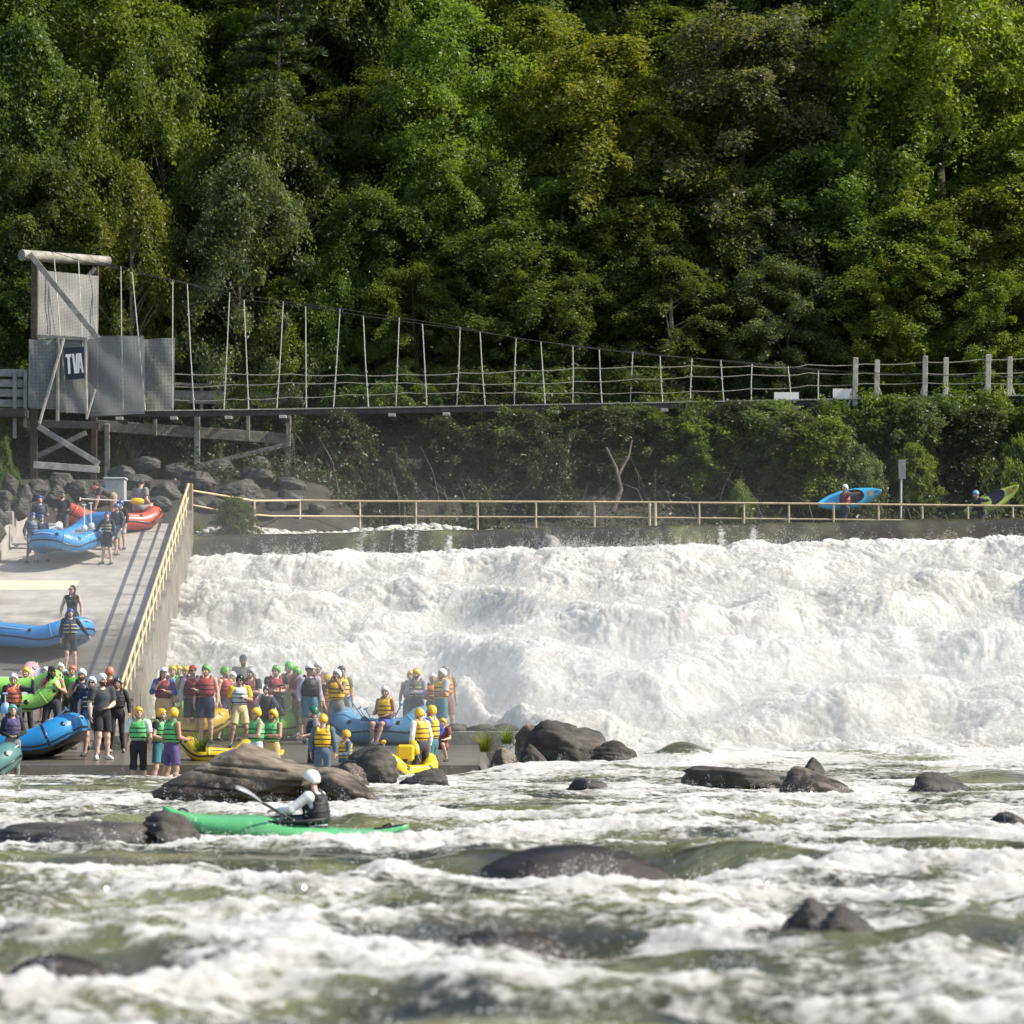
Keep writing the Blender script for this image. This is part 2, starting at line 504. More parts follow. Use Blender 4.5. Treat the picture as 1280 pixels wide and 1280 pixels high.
# ------------------------------------------------------------------ boulders
import bmesh
def _ico(n):
    bm = bmesh.new(); bmesh.ops.create_icosphere(bm, subdivisions=n, radius=1)
    v = np.array([p.co[:] for p in bm.verts]); f = np.array([[q.index for q in p.verts] for p in bm.faces]); bm.free()
    return v, f
ICO = {n: _ico(n) for n in (3, 4, 5, 6)}
def rock_material(key, c1, c2, wet=True, wetz=.35):
    m = bpy.data.materials.new(key); m.use_nodes = True
    n, l = m.node_tree.nodes, m.node_tree.links
    b = n["Principled BSDF"]; tc = n.new("ShaderNodeTexCoord")
    def noise(s, d, r=.65):
        a = n.new("ShaderNodeTexNoise"); a.inputs["Scale"].default_value = s; a.inputs["Detail"].default_value = d; a.inputs["Roughness"].default_value = r
        l.new(tc.outputs["Object"], a.inputs["Vector"]); return a.outputs["Fac"]
    rp = n.new("ShaderNodeValToRGB"); rp.color_ramp.elements[0].position = .35; rp.color_ramp.elements[1].position = .68
    rp.color_ramp.elements[0].color = (*c1, 1); rp.color_ramp.elements[1].color = (*c2, 1)
    l.new(noise(1.8, 10), rp.inputs[0])
    out = rp.outputs[0]
    mp = n.new("ShaderNodeMapping"); mp.inputs["Rotation"].default_value = (.5, .35, 0); mp.inputs["Scale"].default_value = (.6, .6, 5)
    l.new(tc.outputs["Object"], mp.inputs[0])
    st = n.new("ShaderNodeTexNoise"); st.inputs["Scale"].default_value = 2.2; st.inputs["Detail"].default_value = 8; l.new(mp.outputs[0], st.inputs["Vector"])
    mx = n.new("ShaderNodeMix"); mx.data_type = 'RGBA'; mx.blend_type = 'MULTIPLY'
    r3 = n.new("ShaderNodeMapRange"); r3.inputs[1].default_value = .35; r3.inputs[2].default_value = .6; r3.inputs[3].default_value = .55; r3.inputs[4].default_value = 0
    l.new(st.outputs["Fac"], r3.inputs[0]); l.new(r3.outputs[0], mx.inputs[0]); l.new(out, mx.inputs[6]); mx.inputs[7].default_value = (.35, .33, .3, 1); out = mx.outputs[2]
    if wet:
        ge = n.new("ShaderNodeNewGeometry"); sp = n.new("ShaderNodeSeparateXYZ"); l.new(ge.outputs["Position"], sp.inputs[0])
        ad = n.new("ShaderNodeMath"); ad.operation = 'MULTIPLY_ADD'; ad.inputs[1].default_value = .5
        l.new(noise(2.5, 4), ad.inputs[0]); l.new(sp.outputs[2], ad.inputs[2])
        mr = n.new("ShaderNodeMapRange"); mr.inputs[1].default_value = wetz + .2; mr.inputs[2].default_value = wetz + .38; mr.inputs[3].default_value = 1; mr.inputs[4].default_value = 0
        l.new(ad.outputs[0], mr.inputs[0])
        m2 = n.new("ShaderNodeMix"); m2.data_type = 'RGBA'; m2.blend_type = 'MULTIPLY'; l.new(mr.outputs[0], m2.inputs[0]); l.new(out, m2.inputs[6]); m2.inputs[7].default_value = (.30, .27, .25, 1); out = m2.outputs[2]
        r2 = n.new("ShaderNodeMapRange"); r2.inputs[3].default_value = .85; r2.inputs[4].default_value = .22; l.new(mr.outputs[0], r2.inputs[0]); l.new(r2.outputs[0], b.inputs["Roughness"])
    else: b.inputs["Roughness"].default_value = .9
    l.new(out, b.inputs["Base Color"])
    bp = n.new("ShaderNodeBump"); bp.inputs["Strength"].default_value = .7; bp.inputs["Distance"].default_value = .06
    l.new(noise(7, 9, .7), bp.inputs["Height"]); l.new(bp.outputs[0], b.inputs["Normal"])
    return m
ROCKTAN = rock_material("tan_river_rock", (.10, .078, .056), (.33, .27, .20), True, .34)
ROCKDARK = rock_material("dark_wet_rock", (.035, .031, .027), (.115, .10, .085), True, .10)
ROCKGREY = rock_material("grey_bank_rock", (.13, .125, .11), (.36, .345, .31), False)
ROCKBANK = rock_material('shade_coloured_rock', (.035, .033, .029), (.125, .118, .10), False)  # darker copy of the grey rock, with the bank's shade in its colour
ROCKBROWN = rock_material("brown_washed_rock", (.055, .038, .020), (.16, .11, .062), True, 1.2)
def rock_mesh(name, size, seed, facets=11, rough=.15, sub=5, planes=None, soft=10.0):
    v, f = ICO[sub]
    r_ = np.random.default_rng(seed)
    ns = r_.normal(size=(facets, 3)); ns /= np.linalg.norm(ns, axis=1)[:, None]
    off = r_.uniform(.62, .95, facets)
    if planes:
        for nx_, ny_, nz_, o_ in planes:
            q = np.array([nx_, ny_, nz_], float); ns = np.vstack([ns, q / np.linalg.norm(q)]); off = np.append(off, o_)
    dt = v @ ns.T
    rr_ = np.where(dt > .05, off[None] / np.maximum(dt, .05), 9.0)
    rr_ = np.minimum(rr_, 1.6)
    r0 = np.minimum(-np.log(np.sum(np.exp(-soft * rr_), 1) + math.exp(-soft * 1.05)) / soft, 1.2)
    p = v * r0[:, None]
    s3 = seed * 3.7
    nn = n3(p[:, 0] * 2 + s3, p[:, 1] * 2, p[:, 2] * 2, 1) * .6 + n3(p[:, 0] * 5 + s3, p[:, 1] * 5, p[:, 2] * 5, 2) * .3 + n3(p[:, 0] * 12, p[:, 1] * 12 + s3, p[:, 2] * 12, 3) * .16 + n3(p[:, 0] * 28, p[:, 1] * 28 + s3, p[:, 2] * 28, 3) * .07
    str_ = n3(p @ np.array([1.1, .3, 6.5]) + s3, p @ np.array([.8, .5, .2]), p @ np.array([.1, .9, .3]), 8)
    p = p * (1 + rough * nn - rough * .55 * np.clip(.22 - np.abs(str_), 0, 1) / .22 * (v[:, 2] < .9))[:, None]
    lo, hi = p.min(0), p.max(0)
    p = (p - (lo + hi) / 2) / ((hi - lo) / 2)          # fills the box exactly
    return np_mesh(name, p * (np.array(size) / 2), f, True)
ROCKPOS = []
def rock(name, label, x0, x1, ytop, D, zb, m, seed, depth=None, group=None, **k):
    """boulder seen between x0..x1 with its crest at ytop; zb the height its foot is buried at"""
    w_ = (x1 - x0) / sc(D); zt = P(0, ytop, D).z
    if D < 80 and x0 > 0 or D < 45: ROCKPOS.append((((x0 + x1) / 2 - 640) / sc(D), D, w_ / 2, (depth or w_ * .75) / 2))
    me = rock_mesh(name, (w_, depth or w_ * .75, zt - zb), seed, **k)
    o = link(name, me, m); o.location = (((x0 + x1) / 2 - 640) / sc(D), D, (zt + zb) / 2)
    return tag(o, label, "rock", group)
B = "boulder"
rock(B, "big tan slab boulder with a sloping peak directly behind the kayaker", 193, 425, 929, 54.0, -.55, ROCKTAN, 5, depth=2.6, sub=6, facets=4, planes=[(-.62, -.12, .78, .40), (.50, -.10, .86, .43), (-.15, -1, .30, .42), (.15, -.9, -.3, .6)], soft=30)
rock(B, "low brown slope of rock running right from the big tan slab", 345, 486, 959, 53.6, -.6, ROCKTAN, 12, depth=2.2, sub=5, planes=[(.55, -.1, .8, .42), (-.3, -.2, .9, .55)])
rock(B, "dark wet boulder behind the kayaker's helmet, with a yellow boat at its back", 417, 500, 931, 66, -.5, ROCKDARK, 23, depth=1.2, planes=[(-.6, -.3, .7, .6)])
rock(B, "small rounded grey boulder in front of the dark wet one", 413, 462, 953, 63, -.3, ROCKTAN, 31, depth=.7, soft=5)
rock(B, "flat dark rock in front of the pair in yellow helmets", 486, 566, 960, 63, -.35, ROCKDARK, 35, depth=1.0)
rock(B, "low brown rock lying flat at the left edge of the river", -30, 190, 1028, 36.2, -.3, ROCKDARK, 41, depth=1.6, planes=[(0, -.2, 1, .5)])
rock(B, "blocky dark rock beside the bow of the green kayak", 160, 257, 1012, 36.8, -.35, ROCKDARK, 47, depth=.8, facets=7, soft=18)
rock(B, "tallest dark boulder of the pile at the end of the landing", 652, 762, 899, 76.5, -.2, ROCKDARK, 52, depth=1.6, facets=8, soft=16)
rock(B, "square brown boulder with a flat top left of the tallest one in the pile", 643, 682, 905, 77.2, .0, ROCKTAN, 58, depth=.7, facets=6, soft=22)
rock(B, "low dark wedge at the right end of the boulder pile", 735, 799, 925, 76, -.25, ROCKDARK, 61, depth=.9)
rock(B, "small dark block at the foot of the boulder pile", 650, 690, 930, 75.2, -.2, ROCKDARK, 64, depth=.5, facets=6)
rock(B, "pale square block beside the grass tuft on the landing's end", 610, 650, 934, 74.6, -.3, ROCKTAN, 66, depth=.6, facets=5, soft=25)
rock(B, "long dark rock in the rapids below the falls", 850, 978, 957, 62, -.4, ROCKDARK, 71, depth=1.1, planes=[(0, 0, 1, .55)])
rock(B, "grey brown rock with a rounded back right of the long dark rock", 972, 1068, 957, 57.5, -.4, ROCKTAN, 75, depth=1.0, planes=[(.5, -.2, .8, .6)])
rock(B, "small dark knob perched on top of the grey brown rock", 1003, 1030, 946, 58.1, .1, ROCKDARK, 79, depth=.4, sub=4)
rock(B, "low wide dark rock washed by water near the right edge", 1128, 1222, 965, 60, -.4, ROCKDARK, 83, depth=1.1)
rock(B, "small dark rock alone in the water in front of the landing's end", 704, 761, 972, 61, -.3, ROCKDARK, 87, depth=.6, sub=4)
rock(B, "dark pointed rock cut by the right edge of the photo", 1230, 1300, 1014, 41, -.3, ROCKDARK, 91, depth=.8)
rock(B, "blurred dark twin peaked rock's left half in the near rapids", 974, 1050, 1122, 21.8, -.12, ROCKDARK, 96, depth=.35, planes=[(.7, -.2, .6, .5)])
rock(B, "blurred dark twin peaked rock's right half in the near rapids", 1016, 1096, 1131, 21.3, -.14, ROCKDARK, 99, depth=.35)
rock(B, "big smooth brown boulder with the river sheeting over it", 572, 850, 1055, 28.3, -.5, ROCKBROWN, 103, depth=1.6, facets=4, soft=4, rough=.05)
rock(B, "brown hump awash in the blurred foreground rapids", 500, 735, 1160, 20.6, -.5, ROCKBROWN, 107, depth=1.1, facets=4, soft=4, rough=.06)
rock(B, "brown hump awash near the lower left corner", -10, 170, 1192, 17.9, -.5, ROCKBROWN, 109, depth=.8, facets=4, soft=4, rough=.06)
rock(B, "rounded mossy rock bulging from the foam at the foot of the falls", 805, 882, 934, 77, -.1, ROCKBROWN, 113, depth=1.0, facets=4, soft=5)
rock(B, "pale boulder lodged on the lip of the dam", 673, 700, 667, 102.9, 5.9, ROCKGREY, 117, depth=.6, sub=4)
# low stones on the wall at the end of the landing
mb = MB(); a = P(556, 912, 81); mb.box((a.x + 1.0, 81, .3), (2.2, .5, 1.26), None, .03)
o = mb.build("low_wall", CONCOLD); tag(o, "low dark concrete wall topped with stones at the end of the landing", "wall")
for i, (x0, x1, yt) in enumerate(((556, 585, 904), (582, 618, 905), (600, 622, 907), (616, 650, 904))):
    rock("stone", "dark stone in the row on top of the low wall", x0, x1, yt, 81, .85, ROCKDARK, 130 + i, depth=.5, group="stones on the low wall", sub=4)
# riprap on the bank below the walkway, its shade put into the rock colour
r_ = np.random.default_rng(4)
bank = [(150, 190, 592, 113.2), (185, 228, 600, 112.6), (222, 270, 588, 114), (268, 330, 598, 112.8), (300, 345, 585, 114.5), (340, 385, 596, 114.4), (345, 380, 612, 112.8), (132, 168, 582, 114.2), (205, 240, 578, 115.6), (252, 292, 574, 116.4), (140, 180, 613, 111.0), (182, 215, 620, 109.4), (228, 258, 622, 110.2), (330, 358, 622, 111.9), (385, 408, 628, 112.6), (305, 338, 570, 117.4), (165, 200, 570, 117), (290, 312, 618, 111.6), (262, 285, 622, 110.9), (118, 138, 600, 112)]
for i, (x0, x1, yt, D) in enumerate(bank):
    z0 = float(hill((x0 + x1) / 2 / 1e9 + ((x0 + x1) / 2 - 640) / sc(D), D)) - .5
    zt = P(0, yt, D).z
    rock(B, "grey boulder coloured dark for shade under the wooden walkway", x0, x1, yt, D, zt - .62 * (x1 - x0) / sc(D), ROCKBANK, 150 + i, group="boulders under the walkway", sub=5, facets=13, soft=22, rough=.16)
for i, (x0, x1, yt, D) in enumerate(((0, 22, 592, 101), (-8, 16, 612, 99.5), (12, 36, 622, 101), (-15, 12, 632, 98), (18, 40, 605, 103), (-20, 8, 650, 96.5))):
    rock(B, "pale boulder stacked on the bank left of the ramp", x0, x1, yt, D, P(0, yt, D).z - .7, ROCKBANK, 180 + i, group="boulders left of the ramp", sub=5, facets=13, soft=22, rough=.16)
for i, (x0, x1, yt, D) in enumerate(((52, 84, 606, 106.5), (80, 110, 600, 107.5), (104, 136, 608, 106), (30, 60, 598, 107.5), (60, 95, 590, 110))):
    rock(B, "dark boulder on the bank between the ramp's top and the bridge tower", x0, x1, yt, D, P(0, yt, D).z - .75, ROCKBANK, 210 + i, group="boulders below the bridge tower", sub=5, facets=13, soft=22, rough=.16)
# bleached cobbles on the dam crest: nobody could count them
vv = []; ff = []; nb = 0
tv, tf = ICO[3]
for i in range(1500):
    px = r_.triangular(236, 380, 705); D = r_.uniform(104.9, 111.0)
    x = (px - 640) / sc(D); sz = r_.uniform(.06, .17) * (1.4 if r_.uniform() < .10 else 1)
    zmax = 7.14 + .012 * x + .12 * math.sin(px / 37) - .45 * max(0, (px - 600) / 105)
    zc = 6.45 + (zmax - 6.45) * min(1, (D - 104.6) / 3.0) * r_.uniform(.82, 1)
    nn = 1 + .22 * n3(tv[:, 0] * 1.7 + i, tv[:, 1] * 1.7, tv[:, 2] * 1.7, 9)
    p = tv * nn[:, None] * np.array([sz, sz * r_.uniform(.7, 1.2), sz * r_.uniform(.5, .85)])
    vv.append(p + np.array([x, D, zc])); ff.append(tf + nb); nb += len(tv)
o = link("cobbles", np_mesh("cobbles", np.vstack(vv), np.vstack(ff)), mat("bleached_cobble", (.46, .44, .39), .9, .35, .9, .3, 12))
tag(o, "bleached cobbles scattered along the dam crest behind the railing", "cobbles", kind="stuff")
# ------------------------------------------------------------------ rapids and falls
def water_material(key):
    m = bpy.data.materials.new(key); m.use_nodes = True
    n, l = m.node_tree.nodes, m.node_tree.links
    b = n["Principled BSDF"]; tc = n.new("ShaderNodeTexCoord")
    at = n.new("ShaderNodeAttribute"); at.attribute_name = "foam"
    ar = n.new("ShaderNodeAttribute"); ar.attribute_name = "rock"
    def noise(s, d, r=.6):
        a = n.new("ShaderNodeTexNoise"); a.inputs["Scale"].default_value = s; a.inputs["Detail"].default_value = d; a.inputs["Roughness"].default_value = r
        l.new(tc.outputs["Object"], a.inputs["Vector"]); return a.outputs["Fac"]
    def math_(op, a, b_, c=None):
        q = n.new("ShaderNodeMath"); q.operation = op
        for i, v in enumerate((a, b_, c)):
            if v is None: continue
            if hasattr(v, 'links'): l.new(v, q.inputs[i])
            else: q.inputs[i].default_value = v
        return q.outputs[0]
    fine = noise(9.0, 9, .72)
    f = math_('MULTIPLY_ADD', math_('SUBTRACT', fine, .5), 1.9, at.outputs["Fac"])
    mr = n.new("ShaderNodeMapRange"); mr.interpolation_type = 'SMOOTHSTEP'
    mr.inputs[1].default_value = .34; mr.inputs[2].default_value = .92
    l.new(f, mr.inputs[0]); foam = mr.outputs[0]
    # clear water: olive over sand, brown over boulders
    wc = n.new("ShaderNodeValToRGB")
    wc.color_ramp.elements[0].position = .40; wc.color_ramp.elements[1].position = .66
    wc.color_ramp.elements[0].color = (.034, .036, .024, 1); wc.color_ramp.elements[1].color = (.215, .215, .080, 1)
    l.new(noise(.55, 3), wc.inputs[0])
    mx = n.new("ShaderNodeMix"); mx.data_type = 'RGBA'
    l.new(ar.outputs["Fac"], mx.inputs[0]); l.new(wc.outputs[0], mx.inputs[6]); mx.inputs[7].default_value = (.042, .034, .024, 1)
    mf = n.new("ShaderNodeMix"); mf.data_type = 'RGBA'
    fc = n.new("ShaderNodeValToRGB"); fc.color_ramp.elements[0].position = .3; fc.color_ramp.elements[1].position = .7
    fc.color_ramp.elements[0].color = (.54, .515, .455, 1); fc.color_ramp.elements[1].color = (.81, .785, .73, 1)
    l.new(noise(1.7, 5), fc.inputs[0])
    l.new(foam, mf.inputs[0]); l.new(mx.outputs[2], mf.inputs[6]); l.new(fc.outputs[0], mf.inputs[7])
    l.new(mf.outputs[2], b.inputs["Base Color"])
    rr_ = n.new("ShaderNodeMapRange"); rr_.inputs[3].default_value = .07; rr_.inputs[4].default_value = .75
    l.new(foam, rr_.inputs[0]); l.new(rr_.outputs[0], b.inputs["Roughness"])
    b.inputs["IOR"].default_value = 1.33
    l.new(math_('MULTIPLY', foam, .95), b.inputs["Subsurface Weight"])
    b.inputs["Subsurface Radius"].default_value = (1, 1, 1); b.inputs["Subsurface Scale"].default_value = .45
    l.new(math_('MULTIPLY_ADD', foam, -.35, .5), b.inputs["Specular IOR Level"])
    # bump: ripples on clear water, froth on foam
    h1 = math_('MULTIPLY', noise(5.0, 4), .45)
    h2 = math_('MULTIPLY', math_('MULTIPLY', noise(16.0, 8, .75), foam), 1.0)
    bp = n.new("ShaderNodeBump"); bp.inputs["Strength"].default_value = .8; bp.inputs["Distance"].default_value = .10
    l.new(math_('ADD', h1, h2), bp.inputs["Height"]); l.new(bp.outputs[0], b.inputs["Normal"])
    # froth lets light through
    tr = n.new("ShaderNodeBsdfTranslucent"); tr.inputs[0].default_value = (.9, .9, .86, 1)
    ms = n.new("ShaderNodeMixShader"); l.new(math_('MULTIPLY', foam, .15), ms.inputs[0])
    l.new(b.outputs[0], ms.inputs[1]); l.new(tr.outputs[0], ms.inputs[2])
    l.new(ms.outputs[0], n["Material Output"].inputs[0])
    return m
WATER = water_material("white_water")

# boulders under the surface push the river up into smooth humps: px, py(crest), D, rx, ry, height, brown
HUMPS = []
def hump(px, D, rx, ry, h, brown, fr=0.9):
    HUMPS.append(((px - 640) / sc(D), D, rx, ry, h, brown, fr))
hump(715, 29.0, 1.0, 1.0, .47, 1.0)
hump(900, 29.2, .95, .95, .33, .15)
hump(600, 30.0, .6, .9, .24, .35)
hump(610, 21.0, .85, .9, .20, .8)
hump(100, 18.2, .75, .8, .20, .7)
hump(1180, 33, 1.1, 1.4, .22, .0)
hump(700, 46, 1.4, 1.5, .18, .1)
hump(850, 75, .7, 1.0, .42, .3)
hump(960, 64, 1.2, 1.2, .22, .3)
hump(200, 31, 2.6, 1.6, .10, .0)
hump(90, 60, 1.4, 1.6, .12, .0)
hump(1240, 66, 1.0, 2, .25, .5)
hump(1130, 20.5, .8, .7, .22, .4)
hump(640, 14.6, 1.0, .8, .12, .0)
def river_base(x, y):
    rise = sstep(64, 81, y) * .45 * sstep(-2.2, 1.2, x)
    return rise
def river(x, y):
    """height, foam, brown"""
    amp = .92 - .42 * sstep(36, 60, y) 
    amp = amp * (1 - .75 * sstep(70.5, 73, y) * sstep(.5, -1.5, x))
    wx = x + .5 * n2(x / 2.1, y / 2.1, 3); wy = y + .7 * n2(x / 2.6, y / 2.4, 4) + .12 * x
    big = n2(wx / 3.4, wy / 2.3, 21)
    mid = 1 - 2 * np.abs(n2(wx / 1.9, wy / 1.25, 22))
    sm = 1 - 2 * np.abs(n2(wx / .8, wy / .55, 23))
    h = .19 * big + .10 * mid + .05 * sm + .02 * n2(x / .3, y / .25, 24)
    foamlow = fbm2(wx / 3.0, wy / 3.6, 3, 31) * .55 + .30 * big + .16 * mid
    foam = .56 + .80 * foamlow + .22 * n2(wx / .9, wy / .5, 41) + .26 * n2(x / .33, y / .28, 42) + .18 * n2(x / .12, y / .11, 43)
    foam = foam + .25 * sstep(66, 78, y) * sstep(-3, 1, x)
    streak = n2(x / 7.0, y / 1.1, 51)
    foam = foam + .16 * streak
    h = h * amp; brown = np.zeros_like(h)
    for cx, cy_, rx, ry, hh, br, fr in HUMPS:
        q = ((x - cx) / rx) ** 2 + ((y - cy_) / ry) ** 2
        e = np.exp(-q * .9); e2 = np.exp(-q * q * .5)
        h = h * (1 - .75 * e2) + hh * e
        foam = foam - fr * e2 + .45 * np.exp(-((q - 2.2) / 1.1) ** 2) * (y < cy_)
        brown = np.maximum(brown, br * np.exp(-q * q * .8))
    for cx, cy_, rx, ry in ROCKPOS:
        q = ((x - cx) / (rx + .25)) ** 2 + ((y - cy_ + .15) / (ry + .5)) ** 2
        e2 = np.exp(-q * q * .35)
        h = h * (1 - .85 * e2) - .07 * e2
        foam = foam - .25 * e2 + .30 * np.exp(-((q - 1.7) / .8) ** 2)
    q = ((x + 2.5) / 2.1) ** 2 + ((y - 39.2) / 1.8) ** 2; e2 = np.exp(-q * q * .5)
    h = h * (1 - .9 * e2) - .03 * e2; foam = foam - .30 * e2
    froth = np.clip(foam - .45, 0, .6)
    bil = np.abs(n2(wx / .42, wy / .36, 61)) + .55 * np.abs(n2(wx / .19, wy / .17, 62)) + .3 * np.abs(n2(x / .085, y / .08, 63))
    h = h + froth * (.13 * bil - .02) * (1 - .45 * sstep(40, 62, y))
    h = h + river_base(x, y)
    edge = sstep(72.2, 72.8, y) * sstep(-.4, -1.0, x)
    h = h * (1 - edge) - .4 * edge
    return h, np.clip(foam, -.6, 1.6), brown
s = np.linspace(-1, 1, 1250); u = .19 * s + .21 * s ** 5
yv = np.exp(np.linspace(math.log(11.5), math.log(90.0), 1250))
U, Y = np.meshgrid(u, yv); X = U * Y
H, FO, BR = river(X, Y)
rv = link("river", np_mesh("river", np.stack([X.ravel(), Y.ravel(), H.ravel()], 1), grid_faces(*X.shape), True, {"foam": FO.ravel(), "rock": BR.ravel()}), WATER)
tag(rv, "turbulent green and white river rapids filling the foreground", "river", kind="structure")

# the falls over the dam
def falls(x, y):
    yf = 80.5 + 6.6 * sstep(.6, -2.0, x)
    lip = lip_z(x)
    yl = 102.4 + .25 * n2(x / 3, y * 0 + 1.5, 5)
    t = np.clip((y - yf) / (yl - yf), -.3, 1)
    ph = .55 * n2(x / 7.5, y / 10, 81) + .22 * n2(x / 2.6, y / 4, 82)
    z0 = .25 + .5 * sstep(.6, -2.0, x)
    zt = z0 + (lip - .85 - z0) * (t + .056 * np.sin(2 * math.pi * (3.4 * t + ph)) * sstep(0, .1, t) * sstep(1, .85, t))
    k = sstep(0, 1, np.clip((y - yl) / 1.9, 0, 1))
    z = np.where(y < yl, zt, (lip - .85) + .85 * np.sin(k * math.pi / 2))
    z = np.where(t < 0, z0 + t * 6, z)
    fm = sstep(yl + .45 + .6 * n2(x / 2.0, y / 3, 83) + .35 * n2(x / .35, y / .9, 84), yl - .35, y)
    wx = x + .35 * n2(x / 1.3, y / 1.6, 85); wy = y + .6 * n2(x / 1.7, y / 1.9, 86)
    b1 = np.abs(n2(wx / 1.55, wy / 1.9, 91)); b2 = np.abs(n2(wx / .7, wy / .8, 92)); b3 = np.abs(n2(wx / .3, wy / .34, 93)); b4 = np.abs(n2(x / .13, y / .14, 94))
    big = n2(wx / 3.6, wy / 2.6, 95)
    grow = sstep(1.02, .6, t)
    pf = .5 + .5 * n2(wx / 1.9, wy / 1.5, 88)
    d = fm * ((.20 + .26 * grow) * pf + .17 * b1 + .13 * b2 + .09 * b3 + .06 * b4 + .30 * big * grow)
    z = z + d * .95
    yy = y - d * .55
    glass = .02 * n2(x / .5, y / 2.5, 98) + .03 * n2(x / 1.5, y / 3, 99)
    z = z + (1 - fm) * glass
    win = sstep(-6.6, -5.2, x) * sstep(-.9, -2.0, x) + sstep(2.0, 3.2, x) * sstep(9.2, 7.6, x)
    milky = .80 * win * sstep(104.4, 103.7, y) * np.clip(.78 + .5 * n2(x / .25, y / 1.4, 101) + .35 * n2(x / 1.3, y / 2, 104), 0, 1.1) * (1 - fm)
    foam = fm * 1.5 + milky + (1 - fm) * (-.50 + .30 * n2(x / .22, y / 2.5, 102) + .55 * np.clip(n2(x / .55, y / 3.0, 106) - .12, 0, 1) * sstep(104.2, 102.8, y))
    brown = (1 - fm) * np.clip(.72 + .8 * n2(x / .9, y / 3.5, 103) - .5 * sstep(103.9, 104.6, y), 0, 1)
    return yy, z, foam, brown
fx = np.linspace(-9.75, 27.0, 1270); fy = np.concatenate([np.linspace(78.5, 104.6, 900), np.linspace(104.7, 111.5, 26)])
X, Y = np.meshgrid(fx, fy)
YY, Z, FO, BR = falls(X, Y)
wf = link("waterfall", np_mesh("waterfall", np.stack([X.ravel(), YY.ravel(), Z.ravel()], 1), grid_faces(*X.shape), True, {"foam": FO.ravel(), "rock": BR.ravel()}), WATER)
tag(wf, "broad billowing sheet of white water pouring down the face of the dam", "waterfall", kind="structure")

# spray: droplets thrown off the falls and off the crests of the rapids
def drops(name, pts, rad, m, label):
    n = len(pts)
    t = np.array([(1, 1, 1), (1, -1, -1), (-1, 1, -1), (-1, -1, 1)], np.float32) / math.sqrt(3) * 1.25
    q = rng.normal(size=(n, 4)); q /= np.linalg.norm(q, axis=1)[:, None]
    w_, x_, y_, z_ = q.T
    Rm = np.stack([1 - 2 * (y_ * y_ + z_ * z_), 2 * (x_ * y_ - z_ * w_), 2 * (x_ * z_ + y_ * w_), 2 * (x_ * y_ + z_ * w_), 1 - 2 * (x_ * x_ + z_ * z_), 2 * (y_ * z_ - x_ * w_), 2 * (x_ * z_ - y_ * w_), 2 * (y_ * z_ + x_ * w_), 1 - 2 * (x_ * x_ + y_ * y_)], 1).reshape(n, 3, 3)
    v = np.einsum('nij,kj->nki', Rm, t) * np.asarray(rad)[:, None, None] + pts[:, None, :]
    f = (np.arange(n)[:, None, None] * 4 + np.array([(0, 1, 2), (0, 3, 1), (0, 2, 3), (1, 3, 2)])[None]).reshape(-1, 3)
    o = link(name, np_mesh(name, v.reshape(-1, 3), f, m is not GLINT), m)
    return tag(o, label, "spray", kind="stuff")
SPRAYM = bpy.data.materials.new("spray_drops"); SPRAYM.use_nodes = True
_n, _l = SPRAYM.node_tree.nodes, SPRAYM.node_tree.links
_n["Principled BSDF"].inputs["Base Color"].default_value = (.84, .83, .80, 1); _n["Principled BSDF"].inputs["Roughness"].default_value = .35
_t = _n.new("ShaderNodeBsdfTranslucent"); _t.inputs[0].default_value = (.92, .92, .9, 1)
_m = _n.new("ShaderNodeMixShader"); _m.inputs[0].default_value = .45
_l.new(_n["Principled BSDF"].outputs[0], _m.inputs[1]); _l.new(_t.outputs[0], _m.inputs[2]); _l.new(_m.outputs[0], _n["Material Output"].inputs[0])
GLINT = mat('glinting_drops', (.88, .88, .85), .10, .03, 3, spec=.9)
def jets(fn, n_src, per, hgt, xr, yr, prob, r0, r1):
    x = rng.uniform(*xr, n_src); y = np.exp(rng.uniform(np.log(yr[0]), np.log(yr[1]), n_src)) if yr[1] / yr[0] > 2 else rng.uniform(*yr, n_src)
    if xr[1] < 1: x = x * y
    yy, z, ok = fn(x, y)
    k = rng.uniform(size=n_src) < ok
    x, yy, z = x[k], yy[k], z[k]; n = len(x)
    dirx = rng.normal(0, .35, (n, 1)); diry = rng.normal(-.25, .35, (n, 1)); up = rng.gamma(2.0, hgt / 2, (n, 1))
    tt = rng.uniform(0, 1, (n, per)) ** .8
    px = x[:, None] + dirx * up * tt + rng.normal(0, .05, (n, per)) * (.4 + up * tt)
    pyy = yy[:, None] + diry * up * tt + rng.normal(0, .05, (n, per)) * (.4 + up * tt)
    pz = z[:, None] + up * (tt * 1.9 - .95 * tt * tt) + rng.normal(0, .05, (n, per)) * (.4 + up)
    p = np.stack([px.ravel(), pyy.ravel(), pz.ravel()], 1)
    return p, rng.uniform(r0, r1, len(p)) * (1 - .4 * tt.ravel())
def f_falls(x, y):
    yy, z, fo, _ = falls(x, y)
    return yy, z + .02, (fo > .9) * (.25 + .75 * (n2(x / 1.1, y / 1.1, 111) > -.05)) * sstep(101.9, 99.6, y)
p, r = jets(f_falls, 40000, 26, .30, (-8.9, 18.0), (80, 102.6), 1, .004, .0135)
drops("falls_spray", p, r, SPRAYM, "fine white spray thrown up from the falls")
def f_riv(x, y):
    h, fo, _ = river(x, y)
    return y, h, (fo > .62) * (n2(x / .8, y / .8, 112) > .0) * ((y < 72) | (x > 0)) * (1 - .6 * sstep(60, 20, y))
p, r = jets(f_riv, 16000, 18, .13, (-.18, .18), (13, 80), 1, .002, .0075)
drops("rapids_spray", p, r, GLINT, "white drops splashing off the crests of the rapids")
